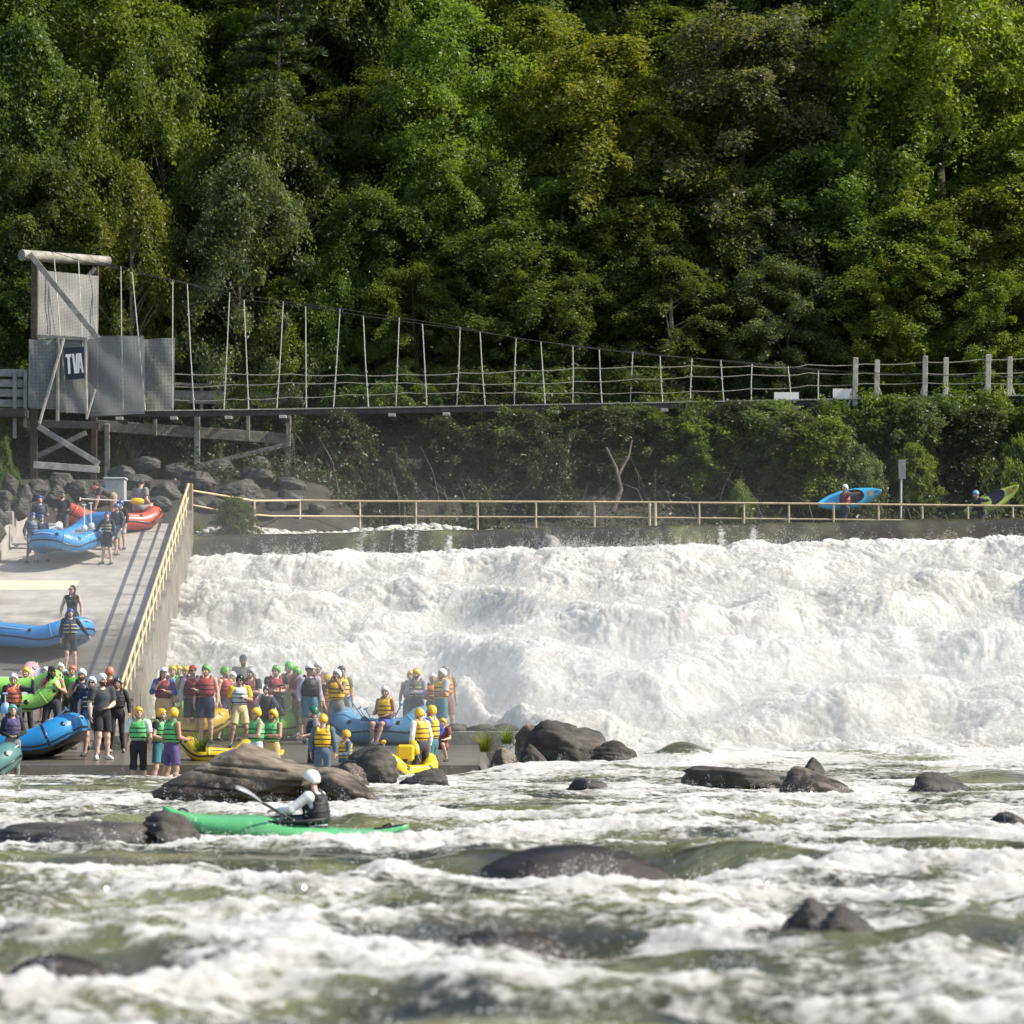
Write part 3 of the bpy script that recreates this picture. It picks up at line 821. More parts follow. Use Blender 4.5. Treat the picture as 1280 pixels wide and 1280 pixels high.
# ------------------------------------------------------------------ trees and shrubs
def leaf_material(key, col, yellow=.25, trans=.48):
    m = bpy.data.materials.new(key); m.use_nodes = True
    n, l = m.node_tree.nodes, m.node_tree.links
    b = n["Principled BSDF"]
    at = n.new("ShaderNodeAttribute"); at.attribute_name = "tint"
    oi = n.new("ShaderNodeObjectInfo")
    rp = n.new("ShaderNodeValToRGB")
    e = rp.color_ramp.elements
    e[0].position = 0; e[0].color = (col[0] * .55, col[1] * .62, col[2] * .75, 1)
    e[1].position = 1; e[1].color = (col[0] * 1.42 + yellow * .03, col[1] * 1.30, col[2] * .85, 1)
    k = e.new(.5); k.color = (*col, 1)
    l.new(at.outputs["Fac"], rp.inputs[0])
    hs = n.new("ShaderNodeHueSaturation")
    mr = n.new("ShaderNodeMapRange"); mr.inputs[3].default_value = .485; mr.inputs[4].default_value = .515; l.new(oi.outputs["Random"], mr.inputs[0]); l.new(mr.outputs[0], hs.inputs["Hue"])
    mv = n.new("ShaderNodeMapRange"); mv.inputs[3].default_value = .8; mv.inputs[4].default_value = 1.2; l.new(oi.outputs["Random"], mv.inputs[0]); l.new(mv.outputs[0], hs.inputs["Value"])
    l.new(rp.outputs[0], hs.inputs["Color"]); l.new(hs.outputs[0], b.inputs["Base Color"])
    b.inputs["Roughness"].default_value = .42; b.inputs["Specular IOR Level"].default_value = .38
    tr = n.new("ShaderNodeBsdfTranslucent")
    ty = n.new("ShaderNodeMix"); ty.data_type = 'RGBA'; ty.blend_type = 'MULTIPLY'; ty.inputs[0].default_value = 1; l.new(hs.outputs[0], ty.inputs[6]); ty.inputs[7].default_value = (1.55, 1.65, .50, 1)
    l.new(ty.outputs[2], tr.inputs[0])
    ms = n.new("ShaderNodeMixShader"); ms.inputs[0].default_value = trans
    l.new(b.outputs[0], ms.inputs[1]); l.new(tr.outputs[0], ms.inputs[2]); l.new(ms.outputs[0], n["Material Output"].inputs[0])
    return m
LEAF = {
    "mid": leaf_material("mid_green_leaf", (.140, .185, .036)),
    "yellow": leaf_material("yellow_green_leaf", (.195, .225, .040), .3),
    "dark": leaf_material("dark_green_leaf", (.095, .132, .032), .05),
    "olive": leaf_material("olive_leaf", (.108, .145, .040), .1),
    "pale": leaf_material("grey_green_leaf", (.125, .160, .075), .1),
    "russet": leaf_material("russet_leaf", (.115, .118, .066), .0),
    "bank": leaf_material("shade_coloured_leaf", (.052, .062, .028), .05, .3),  # dark brownish green: the bank's tree shade is put into the leaf colour
    "needle": leaf_material("pine_needle", (.055, .085, .030), .1, .2),
}
BARK = mat("tree_bark", (.085, .07, .052), .95, .4, 3, .6, 10, stretch=(1, 1, .3))
BARKPALE = mat("pale_bark", (.26, .24, .20), .9, .3, 3, .4, 10, stretch=(1, 1, .3))
def leaves(centres, radii, normals, count, size, r_, flat=.5, droop=.0):
    """leaf blades scattered through clumps: centres (n,3), radii (n,), out-direction (n,3)"""
    n = len(centres); tot = n * count
    d = r_.normal(size=(tot, 3)); d /= np.linalg.norm(d, axis=1)[:, None]
    c = np.repeat(centres, count, 0); nr = np.repeat(normals, count, 0); R_ = np.repeat(radii, count)
    d = d + nr * .55; d /= np.linalg.norm(d, axis=1)[:, None]
    rad = R_ * r_.uniform(.15, 1, tot) ** .5 * (1 + .22 * r_.normal(size=tot))
    hz = nr * np.array([1, 1, 0]); hz /= np.linalg.norm(hz, axis=1)[:, None] + 1e-6
    sd_ = np.stack([-hz[:, 1], hz[:, 0], 0 * hz[:, 0]], 1)
    q = d * rad[:, None]
    al = np.sum(q * hz, 1); ac = np.sum(q * sd_, 1)
    ang = np.repeat(r_.normal(0, .5, n), count)
    al2 = al * np.cos(ang) - ac * np.sin(ang); ac2 = al * np.sin(ang) + ac * np.cos(ang)
    al2 = al2 * 1.45; tipk = np.clip(1.15 - .35 * al2 / R_, .35, 1.2); ac2 = ac2 * .85 * tipk
    p = c + hz * al2[:, None] + sd_ * ac2[:, None] + np.array([0, 0, 1]) * (q[:, 2] * flat + al2 * np.repeat(r_.normal(.05, .55, n), count) + ac2 * np.repeat(r_.normal(0, .4, n), count) - droop * np.clip(al2, 0, 9) ** 2 / R_)[:, None]
    nn = d * .35 + nr * .25 + np.array([0, 0, .5]) + r_.normal(size=(tot, 3)) * .62
    nn /= np.linalg.norm(nn, axis=1)[:, None]
    a = r_.normal(size=(tot, 3)); a -= nn * np.sum(a * nn, 1)[:, None]; a /= np.linalg.norm(a, axis=1)[:, None]
    b = np.cross(nn, a)
    L = size * r_.uniform(.5, 1.5, tot); W = L * r_.uniform(.5, .72, tot)
    f1 = p - a * (L * .5)[:, None]; f2 = p + a * (L * .5)[:, None]
    s1 = p + b * (W * .5)[:, None] + nn * (L * .10)[:, None]; s2 = p - b * (W * .5)[:, None] + nn * (L * .10)[:, None]
    v = np.stack([f1, s1, f2, s2], 1).reshape(-1, 3)
    f = np.arange(tot * 4, dtype=np.int32).reshape(-1, 4)
    ct = np.repeat(r_.uniform(0, 1, n), count)
    t = np.clip(.5 * ct + .5 * r_.uniform(0, 1, tot), 0, 1)
    return v, f, np.repeat(t, 4)
def crown_clumps(r_, n, H, Wd, base, shape):
    """clump centres in an uneven crown between base*H and H, width Wd"""
    c = []; tries = 0
    lob = [(r_.uniform(0, 6.28), r_.uniform(.2, .95), r_.uniform(.35, .6)) for _ in range(7)]
    while len(c) < n and tries < n * 60:
        tries += 1
        t = r_.uniform(0, 1)
        prof = {"oval": math.sin(math.pi * (t * .86 + .10)) ** .7, "spread": (math.sin(math.pi * (t * .75 + .2))) ** .5 * (1 if t < .75 else 1.1), "column": math.sin(math.pi * (t * .8 + .16)) ** .45, "cone": (1 - t) ** .8 + .08}[shape]
        a = r_.uniform(0, 2 * math.pi); q = r_.uniform(0, 1) ** .38
        k = 1 + sum(.42 * math.exp(-((math.atan2(math.sin(a - la), math.cos(a - la)) / .6) ** 2 + ((t - lt) / .16) ** 2)) * (1 if li % 2 else -1.0) for li, (la, lt, lw) in enumerate(lob))
        rad = Wd / 2 * prof * q * k
        c.append((rad * math.cos(a), rad * math.sin(a), H * (base + (1 - base) * t)))
    return np.array(c)
def make_tree(seed, H, Wd, base, shape, nclump, per, leaf, cr, bark=None, flat=.78, droop=.26):
    r_ = np.random.default_rng(seed)
    c = crown_clumps(r_, nclump, H, Wd, base, shape)
    ctr = np.array([0, 0, H * (base + (1 - base) * .45)])
    out = c - ctr; out[:, 2] *= .6; out /= np.linalg.norm(out, axis=1)[:, None] + 1e-6
    rad = cr * r_.uniform(.5, 1.45, nclump)
    v, f, t = leaves(c, rad, out, per, leaf, r_, flat, droop)
    crown = np_mesh("crown", v, f, False, {"tint": t})
    mb = MB()
    lean = r_.uniform(-.3, .3, 2)
    path = [(lean[0] * k ** 1.5 + .1 * math.sin(k * 5 + seed), lean[1] * k ** 1.5, H * .93 * k) for k in np.linspace(0, 1, 8)]
    r0 = .014 * H + .03
    mb.tube(path, [r0 * (1 - .9 * k) + .02 + (.5 * r0 if k == 0 else 0) for k in np.linspace(0, 1, 8)], 8)
    sel = r_.choice(nclump, min(nclump, 46), replace=False)
    for i in sel:
        e = Vector(c[i]); zz = max(H * .12, e.z - Vector((e.x, e.y, 0)).length * r_.uniform(.5, .95) - .4)
        k = min(.95, zz / (H * .93))
        s0 = Vector((lean[0] * k ** 1.5 + .1 * math.sin(k * 5 + seed), lean[1] * k ** 1.5, zz))
        m_ = s0.lerp(e, .5) + Vector((r_.uniform(-.15, .15), r_.uniform(-.15, .15), .25))
        mb.tube([s0, m_, e], [r0 * (1 - k) * .42 + .025, .03, .010], 5, caps=False)
    return crown, mb
def make_pine(seed, H, Wd, base):
    r_ = np.random.default_rng(seed)
    vs, fs, ts = [], [], []; nb = 0
    mb = MB(); mb.tube([(0, 0, 0), (0.05, 0, H * .5), (0, 0, H)], [.2, .13, .02], 8)
    z = H * base
    while z < H * .98:
        t = (z - H * base) / (H * (1 - base))
        for k in range(r_.integers(4, 7)):
            a = r_.uniform(0, 6.28); L = Wd / 2 * (1 - t * .8) * r_.uniform(.6, 1.1)
            d = np.array([math.cos(a), math.sin(a), r_.uniform(.0, .25)])
            e = np.array([0, 0, z]) + d * L
            mb.tube([(0, 0, z), tuple(np.array([0, 0, z]) + d * L * .5 + np.array([0, 0, .06 * L])), tuple(e - np.array([0, 0, .1 * L]))], [.035, .022, .008], 4, caps=False)
            n = int(34 * L)
            u = r_.uniform(.18, 1, n)
            wv = np.cross(d, [0, 0, 1.0]); wv /= np.linalg.norm(wv)
            side = r_.uniform(-1, 1, n) * .42 * L * (1 - .6 * u) * (u + .1)
            c = np.array([0, 0, z]) + d * (L * u)[:, None] + wv * side[:, None] + np.array([0, 0, 1]) * (-.10 * L * u ** 2 + r_.normal(0, .03, n))[:, None]
            dirs = d * .8 + wv * np.sign(side)[:, None] * .7; dirs = dirs / np.linalg.norm(dirs, axis=1)[:, None]
            m_ = 9; tot = n * m_
            cc = np.repeat(c, m_, 0) + r_.normal(0, .04, (tot, 3)); dd = np.repeat(dirs, m_, 0) + r_.normal(0, .45, (tot, 3)); dd /= np.linalg.norm(dd, axis=1)[:, None]
            ss = np.cross(dd, r_.normal(size=(tot, 3))); ss /= np.linalg.norm(ss, axis=1)[:, None]
            Lf = r_.uniform(.14, .26, tot)[:, None]; Wf = .018
            v = np.stack([cc - ss * Wf, cc + ss * Wf, cc + dd * Lf + ss * Wf * .4, cc + dd * Lf - ss * Wf * .4], 1).reshape(-1, 3)
            vs.append(v); fs.append(np.arange(tot * 4).reshape(-1, 4) + nb); nb += tot * 4; ts.append(np.repeat(np.repeat(r_.uniform(0, 1, n), m_), 4))
        z += r_.uniform(.45, .8)
    return np_mesh("crown", np.vstack(vs), np.vstack(fs), False, {"tint": np.concatenate(ts)}), mb
TPL = {}
def template(key, crown, mb, bark=BARK):
    me = bpy.data.meshes.new("trunk"); me.from_pydata(mb.v, [], mb.f); me.polygons.foreach_set("use_smooth", mb.sm); me.materials.append(bark)
    crown.materials.append(LEAF["mid"])
    TPL[key] = (crown, me)
template("oak", *make_tree(1, 15, 9.0, .03, "spread", 165, 400, .19, .90))
template("maple", *make_tree(2, 16, 7.6, .03, "oval", 165, 400, .19, .84))
template("poplar", *make_tree(3, 18, 6.2, .04, "column", 170, 380, .18, .78))
template("beech", *make_tree(4, 14, 8.4, .02, "oval", 170, 380, .17, .80))
template("birch", *make_tree(5, 13, 6.0, .05, "oval", 125, 370, .16, .68, droop=.6), BARKPALE)
template("gum", *make_tree(6, 17, 7.0, .06, "spread", 160, 400, .19, .84))
template("pine", *make_pine(7, 16, 7.5, .2))
template("bush", *make_tree(8, 3.2, 3.4, .02, "spread", 70, 260, .13, .48))
template("shrub", *make_tree(9, 2.2, 3.0, .0, "oval", 60, 240, .12, .42, flat=.7))
template("vine", *make_tree(10, 4.6, 2.6, .0, "column", 80, 260, .14, .45, flat=.8))
HT = {"oak": (15, 9), "maple": (16, 7.6), "poplar": (18, 6.2), "beech": (14, 8.4), "birch": (13, 6), "gum": (17, 7), "pine": (16, 7.5), "bush": (3.2, 3.4), "shrub": (2.2, 3), "vine": (4.6, 2.6)}
def tree(kind, px, ytop, D, width, leaf, label, group=None, name="tree", cat="tree", seed=None, zb=None):
    """tree whose crown top shows at px, ytop and whose crown is width pixels across"""
    x = (px - 640) / sc(D)
    zb = float(hill(x, D)) - .15 if zb is None else zb
    zt = P(px, ytop, D).z
    H0, W0 = HT[kind]
    H = max(zt - zb, H0 * .35)
    o = empty(name, label, cat, (x, D, zb), (0, 0, (seed if seed is not None else px * 1.7 + ytop)), group)
    sxy = width / sc(D) / W0
    o.scale = (sxy, sxy, H / H0)
    cr, tr = TPL[kind]
    c = bpy.data.objects.new("crown", cr); COL.objects.link(c); c.parent = o
    c.material_slots[0].link = 'OBJECT'; c.material_slots[0].material = LEAF[leaf]
    t = bpy.data.objects.new("trunk", tr); COL.objects.link(t); t.parent = o
    return o
# the front rank, each tree told apart by hue and by what it stands behind
T = [
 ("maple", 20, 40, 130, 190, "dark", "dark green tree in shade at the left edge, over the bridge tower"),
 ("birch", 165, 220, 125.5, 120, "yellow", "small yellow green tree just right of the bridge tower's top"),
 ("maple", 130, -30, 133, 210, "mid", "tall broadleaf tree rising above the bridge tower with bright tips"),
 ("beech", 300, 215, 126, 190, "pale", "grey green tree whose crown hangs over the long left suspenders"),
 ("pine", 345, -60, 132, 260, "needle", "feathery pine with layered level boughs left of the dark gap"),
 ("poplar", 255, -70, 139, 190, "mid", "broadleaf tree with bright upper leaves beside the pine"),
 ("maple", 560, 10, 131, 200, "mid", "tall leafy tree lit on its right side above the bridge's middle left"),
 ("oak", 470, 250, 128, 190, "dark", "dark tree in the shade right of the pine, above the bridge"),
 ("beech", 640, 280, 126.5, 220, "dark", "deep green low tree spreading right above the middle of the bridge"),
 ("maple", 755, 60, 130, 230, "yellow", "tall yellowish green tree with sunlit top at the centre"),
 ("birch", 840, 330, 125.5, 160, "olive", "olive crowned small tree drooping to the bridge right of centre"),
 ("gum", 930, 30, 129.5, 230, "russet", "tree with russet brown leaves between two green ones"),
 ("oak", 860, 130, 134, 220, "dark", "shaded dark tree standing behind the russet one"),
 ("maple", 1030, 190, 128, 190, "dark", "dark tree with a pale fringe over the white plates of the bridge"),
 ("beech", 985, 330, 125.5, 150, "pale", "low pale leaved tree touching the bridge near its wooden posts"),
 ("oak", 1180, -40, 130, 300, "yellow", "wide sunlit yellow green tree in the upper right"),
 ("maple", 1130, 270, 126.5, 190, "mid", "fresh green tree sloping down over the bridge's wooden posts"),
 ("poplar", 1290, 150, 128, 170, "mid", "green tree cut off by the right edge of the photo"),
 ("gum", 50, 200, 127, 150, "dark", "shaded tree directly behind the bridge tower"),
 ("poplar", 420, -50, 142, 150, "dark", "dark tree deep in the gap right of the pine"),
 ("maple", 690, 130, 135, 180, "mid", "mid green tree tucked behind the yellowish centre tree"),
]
for i, t_ in enumerate(T): tree(*t_)
# further ranks up the hillside
r_ = np.random.default_rng(21)
BK = "green forest tree in the ranks behind, partly hidden by nearer crowns"
kinds = ["oak", "maple", "poplar", "gum", "beech"]; lf = ["mid", "mid", "dark", "yellow", "olive", "mid"]
for D, n, y0 in ((141, 14, 60), (149, 13, -40), (158, 12, -120)):
    for i in range(n):
        px = -180 + 1700 * (i + r_.uniform(.1, .9)) / n
        zb = float(hill((px - 640) / sc(D), D))
        yt = 640 + 247 - (zb + r_.uniform(13, 18) - CAMZ) * sc(D)
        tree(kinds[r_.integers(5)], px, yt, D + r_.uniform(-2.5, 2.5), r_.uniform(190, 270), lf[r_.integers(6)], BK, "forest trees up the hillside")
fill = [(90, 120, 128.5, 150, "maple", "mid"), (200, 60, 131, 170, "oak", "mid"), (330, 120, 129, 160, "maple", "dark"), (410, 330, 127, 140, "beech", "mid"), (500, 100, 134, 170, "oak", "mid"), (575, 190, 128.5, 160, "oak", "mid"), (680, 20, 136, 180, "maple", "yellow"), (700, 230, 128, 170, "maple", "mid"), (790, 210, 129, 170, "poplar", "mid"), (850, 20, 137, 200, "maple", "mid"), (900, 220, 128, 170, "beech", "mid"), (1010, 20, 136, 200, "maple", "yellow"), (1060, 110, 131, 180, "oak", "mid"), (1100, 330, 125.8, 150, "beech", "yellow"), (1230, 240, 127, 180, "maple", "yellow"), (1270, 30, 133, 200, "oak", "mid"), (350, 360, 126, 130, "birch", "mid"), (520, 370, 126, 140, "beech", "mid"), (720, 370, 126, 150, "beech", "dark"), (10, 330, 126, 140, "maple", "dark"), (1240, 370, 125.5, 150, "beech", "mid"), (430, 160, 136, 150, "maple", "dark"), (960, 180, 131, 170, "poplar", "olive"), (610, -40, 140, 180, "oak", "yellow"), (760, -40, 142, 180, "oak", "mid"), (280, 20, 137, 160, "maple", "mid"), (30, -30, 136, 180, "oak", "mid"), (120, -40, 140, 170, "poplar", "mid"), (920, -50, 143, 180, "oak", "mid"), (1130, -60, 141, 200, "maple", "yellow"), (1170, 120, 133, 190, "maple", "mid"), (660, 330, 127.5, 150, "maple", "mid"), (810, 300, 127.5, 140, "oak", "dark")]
for px, yt, D, wd, kd, lfk in fill: tree(kd, px, yt, D, wd, lfk, BK, "forest trees up the hillside")
# beyond the right edge, towards the sun
for px, D in ((1420, 129), (1500, 134), (1580, 128)):
    tree("maple", px, 120, D, 230, "mid", "green tree standing outside the photo's right edge", "trees beyond the right edge")
# shrubs on the bank below the footbridge
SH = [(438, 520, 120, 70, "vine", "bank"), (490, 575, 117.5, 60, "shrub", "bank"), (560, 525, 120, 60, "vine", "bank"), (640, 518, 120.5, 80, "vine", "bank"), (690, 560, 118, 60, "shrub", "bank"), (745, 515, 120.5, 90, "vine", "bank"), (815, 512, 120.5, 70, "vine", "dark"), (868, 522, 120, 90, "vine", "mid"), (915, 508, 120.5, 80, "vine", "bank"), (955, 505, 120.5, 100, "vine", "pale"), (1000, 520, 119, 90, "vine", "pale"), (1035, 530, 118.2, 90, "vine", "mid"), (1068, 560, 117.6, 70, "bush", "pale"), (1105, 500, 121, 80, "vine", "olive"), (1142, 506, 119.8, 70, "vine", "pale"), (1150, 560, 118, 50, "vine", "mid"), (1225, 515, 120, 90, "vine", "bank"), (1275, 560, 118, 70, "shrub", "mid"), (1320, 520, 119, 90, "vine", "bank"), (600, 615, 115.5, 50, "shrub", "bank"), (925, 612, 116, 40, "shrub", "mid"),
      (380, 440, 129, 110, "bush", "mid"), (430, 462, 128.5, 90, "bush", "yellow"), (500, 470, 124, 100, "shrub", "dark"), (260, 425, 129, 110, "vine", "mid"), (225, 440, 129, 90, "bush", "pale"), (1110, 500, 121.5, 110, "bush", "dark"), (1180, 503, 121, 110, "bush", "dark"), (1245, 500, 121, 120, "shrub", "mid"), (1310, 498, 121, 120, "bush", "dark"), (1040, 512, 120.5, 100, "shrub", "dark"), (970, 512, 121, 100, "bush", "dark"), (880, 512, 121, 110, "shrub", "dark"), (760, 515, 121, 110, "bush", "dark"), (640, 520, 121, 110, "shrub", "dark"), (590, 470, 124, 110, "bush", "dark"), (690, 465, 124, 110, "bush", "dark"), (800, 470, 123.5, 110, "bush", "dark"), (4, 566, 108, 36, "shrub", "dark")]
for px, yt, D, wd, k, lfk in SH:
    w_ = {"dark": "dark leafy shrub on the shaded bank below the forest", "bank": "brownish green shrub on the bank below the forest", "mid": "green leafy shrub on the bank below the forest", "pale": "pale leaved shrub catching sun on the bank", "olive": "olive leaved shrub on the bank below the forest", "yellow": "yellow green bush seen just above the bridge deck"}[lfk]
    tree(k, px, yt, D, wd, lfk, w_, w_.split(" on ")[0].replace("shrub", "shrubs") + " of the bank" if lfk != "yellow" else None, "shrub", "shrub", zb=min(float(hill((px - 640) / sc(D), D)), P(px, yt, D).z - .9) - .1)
tree("vine", 298, 626, 105.6, 46, "olive", "thin weedy bush growing among the cobbles beside the railing corner", None, "shrub", "shrub", zb=6.3)
# ground cover of leaves on the slope
n = 5600
x = r_.uniform(-34, 34, n); y = 114.5 + 46 * r_.uniform(0, 1, n) ** 1.5
z = hill(x, y) + .15
c = np.stack([x, y, z], 1); nr = np.tile(np.array([0, -.5, .85]), (n, 1))
k = ((x > -11) | (y > 123)) & ((y > 121) | (n2(x / 2.2, y / 1.6, 7) > -.05))
c, nr = c[k], nr[k]
v, f, t = leaves(c, r_.uniform(.3, .9, len(c)), nr, 46, .13, r_, .8)
o = link("undergrowth", np_mesh("undergrowth", v, f, False, {"tint": t}), LEAF["bank"])  # uses the leaf colour that has the bank's shade in it
tag(o, "dense leafy undergrowth covering the forest slope", "undergrowth", kind="stuff")

mb = MB()
for i in range(130):                       # bare stems and hanging twigs tangled on the bank
    x0 = r_.uniform(-8, 21); y0 = r_.uniform(114.5, 122); z0 = float(hill(x0, y0)); L = r_.uniform(.7, 2.6); a = r_.uniform(-.8, .8)
    mb.tube([(x0, y0, z0 - .1), (x0 + a * L * .35, y0 - .15, z0 + L * .55), (x0 + a * L * .9, y0 - .3 * r_.uniform(0, 1), z0 + L * r_.uniform(.7, 1))], [.022, .014, .005], 4, caps=False)
o = mb.build("twigs", mat("dry_twig", (.10, .085, .065), .9, .4, 5)); tag(o, "tangle of bare twigs standing on the shaded bank", "twigs", kind="stuff")
mb = MB(); mb.tube([P(765, 640, 117), P(776, 612, 117.2), P(770, 585, 117.6), P(758, 560, 118.2)], [.11, .09, .07, .05], 8); mb.tube([P(772, 596, 117.4), P(786, 570, 118), P(790, 550, 118.4)], [.06, .045, .02], 6)
o = mb.build("leaning_trunk", BARK); tag(o, "pale bare leaning trunk on the bank behind the double railing post", "tree")
# ------------------------------------------------------------------ footbridge, tower, wooden walkway
DN, DF = 121.4, 122.6
br = wthing("suspension_footbridge", "long narrow suspension footbridge with pale hanger rods strung in front of the forest", "footbridge", P(640, 516, 122))
def deck_y(px): return 519.5 - 19.0 * ((px - 215) / 1065.0) ** 1.15 if px > 215 else 519.5 + (215 - px) * .004
xs_ = list(range(110, 1420, 26))
for D in (DN, DF):
    mb = MB()
    for a, b in zip(xs_[:-1], xs_[1:]): mb.bar(P(a, deck_y(a) - 2, D), P(b + .3, deck_y(b) - 2, D), .07, .19)
    mb.build("stringer", WOODDARK, br)
mb = MB()
for a, b in zip(xs_[:-1], xs_[1:]):
    pa, pb = P(a, deck_y(a) - 6.2, DN), P(b, deck_y(b) - 6.2, DN)
    n = 8
    for i in range(n):
        q = pa.lerp(pb, (i + .5) / n)
        mb.box((q.x, 122, q.z), ((pb.x - pa.x) / n * .78, 1.42, .045))
mb.build("deck_planks", WOODPALE, br)
x = 150
while x < 1400:
    mb = MB(); q = P(x, deck_y(x) + 4.0, DN)
    mb.box((q.x, 122, q.z), (.26, 1.75, .11), None, .01)
    mb.build("crossbeam", WOODPALE, br); x += 68
NEAR = [(67, 315, 84, 517), (98, 325, 108, 514), (165, 340, 182, 518), (234, 355, 243, 518), (305, 375, 311, 517), (382, 383, 383, 517), (454, 395, 461, 515), (528, 405, 534, 515), (600, 415, 607, 515), (676, 427, 682, 513), (749, 437, 753, 511), (825, 445, 829, 510), (901, 450, 905, 507), (985, 458, 989, 505)]
FAR = [(151, 333, 154, 512), (216, 350, 216, 510), (287, 366, 280, 511), (354, 377, 346, 510), (425, 386, 417, 509), (499, 397, 495, 508), (575, 409, 571, 507), (645, 423, 643, 506), (716, 432, 716, 505), (791, 440, 788, 504), (865, 448, 863, 502), (940, 455, 939, 500), (1023, 463, 1023, 499)]
for L, D in ((NEAR, DN), (FAR, DF)):
    for x0, y0, x1, y1 in L:
        mb = MB(); a, b = P(x0, y0, D), P(x1, y1, D)
        mid = a.lerp(b, .5) + Vector((random.uniform(-.02, .02), 0, 0))
        mb.tube([a, mid, b], .018, 6)
        for k in (.55, .70, .83):
            if (b - a).length > 1.5:
                kk = 1 - (1.0 - k) * 3.2 / (b - a).length
                q = a.lerp(b, max(.05, kk)); mb.box(q, (.075, .075, .05))
        mb.build("hanger", PALEROD, br)
for L, D, ex in ((NEAR, DN, [(45, 316)]), (FAR, DF, [(118, 326)])):
    pts = [P(*e, D) for e in ex] + [P(x0, y0, D) for x0, y0, *_ in L] + [P(x, y, D) for x, y in ((1040, 463.5), (1110, 467), (1200, 470), (1300, 472), (1420, 473))]
    for k in (0,):
        mb = MB(); mb.tube([p + Vector((0, k, k * .8)) for p in pts], .012, 6); mb.build("main_cable", CABLE, br)
for D, dy in ((DN, 0), (DF, 0)):
    for h in (1.32, .92, .48):
        pts = []
        for i, x in enumerate(range(218, 1420, 12)):
            b = P(x, deck_y(x) - 6, D); sag = .05 * abs(math.sin((x - 218) / 36 * math.pi / 2))
            pts.append(b + Vector((0, 0, h * (.95 if x < 1000 else 1.0) + .07 * math.sin(x / 90 + h * 4) - sag)))
        mb = MB(); mb.tube(pts, .010, 5); mb.build("hand_rope", ROPE, br)
for x0, yt, yb, D in ((1069, 447, 508, DN), (1096, 450, 498, DF), (1156, 445, 506, DN), (1182, 447, 497, DF), (1235, 443, 505, DN), (1262, 446, 496, DF), (1318, 441, 503, DN), (1342, 444, 494, DF)):
    mb = MB(); a, b = P(x0 + .5, yt, D), P(x0 - .5, yb, D); mb.bar(a, b, .17, .17, (0, 1, 0), .012)
    q = P(x0 + (-9 if D == DN else 7), yb + (0 if D == DN else -1), D); mb.bar(P(x0 - 1, yt + (yb - yt) * .55, D), q, .06, .10, (0, 1, 0))
    mb.build("post", WOODPALE, br)
WHITEP = mat("white_board", (.78, .77, .72), .6, .08, 6)
for x0, x1, ya, yb in ((967.5, 998.5, 490.5, 517), (1041, 1071, 486, 514.5)):
    mb = MB(); a, b = P((x0 + x1) / 2, ya, DF + .2), P((x0 + x1) / 2, yb, DF + .2)
    mb.box((a + b) / 2, ((x1 - x0) / sc(DF), .03, (a - b).length), None, .005)
    pl = mb.build("clearance_board", WHITEP, br)

# tower
tw = wthing("bridge_tower", "weathered timber tower with a log on top at the footbridge's left end", "bridge tower", P(80, 600, 122))
mb = MB(); a, b = P(27, 319, 120.6), P(135.5, 326.5, 123.4)
d = (b - a); mb.tube([a + d * k for k in np.linspace(0, 1, 9)], [.205, .20, .2, .195, .19, .19, .185, .18, .18], 12); mb.build("top_beam", mat('grey_log', (.30, .28, .24), .85, .4, 3.0, .4, 12), tw)
for x0, yt, x1, yb, D, wd in ((43.5, 326, 42, 606, 120.9, .24), (119.5, 331, 117, 606, 123.1, .22)):
    mb = MB(); mb.bar(P(x0, yt, D), P(x1, yb, D), wd, wd, (0, 1, 0), .02); mb.build("post", mat("brown_creosote_post", (.075, .052, .038), .9, .35, 5, .3), tw)
def beam(pts, wd, th, m, par, name="brace", bev=.01):
    mb = MB(); mb.bar(pts[0], pts[1], th, wd, (0, 0, 1) if abs((pts[1] - pts[0]).normalized().z) < .9 else (0, 1, 0), bev); return mb.build(name, m, par)
beam((P(37, 317, 120.5), P(123, 424, 120.5)), .20, .07, WOOD, tw)
beam((P(119, 335, 123.0), P(46, 420, 123.0)), .14, .07, WOOD, tw)
beam((P(80, 423, 120.5), P(49, 530, 120.3)), .17, .08, WOODPALE, tw)
beam((P(72, 421, 120.7), P(72, 528, 120.7)), .22, .1, WOOD, tw)
beam((P(106, 423, 120.6), P(108.5, 523, 120.6)), .10, .08, WOODPALE, tw)
beam((P(47, 533, 120.5), P(124, 580, 120.5)), .20, .09, WOOD, tw)
beam((P(47, 570, 122.9), P(108, 541, 122.9)), .18, .08, WOOD, tw)
beam((P(42, 581, 120.4), P(124, 587, 120.4)), .24, .10, WOODPALE, tw, "sill_beam")
beam((P(46, 420, 120.8), P(110, 424, 120.8)), .14, .1, WOOD, tw, "cross_rail")
beam((P(45, 530, 120.6), P(124, 532, 120.6)), .26, .14, WOODDARK, tw, "deck_beam")
beam((P(119, 487, 120.3), P(108, 524, 120.3)), .10, .07, WOODPALE, tw)
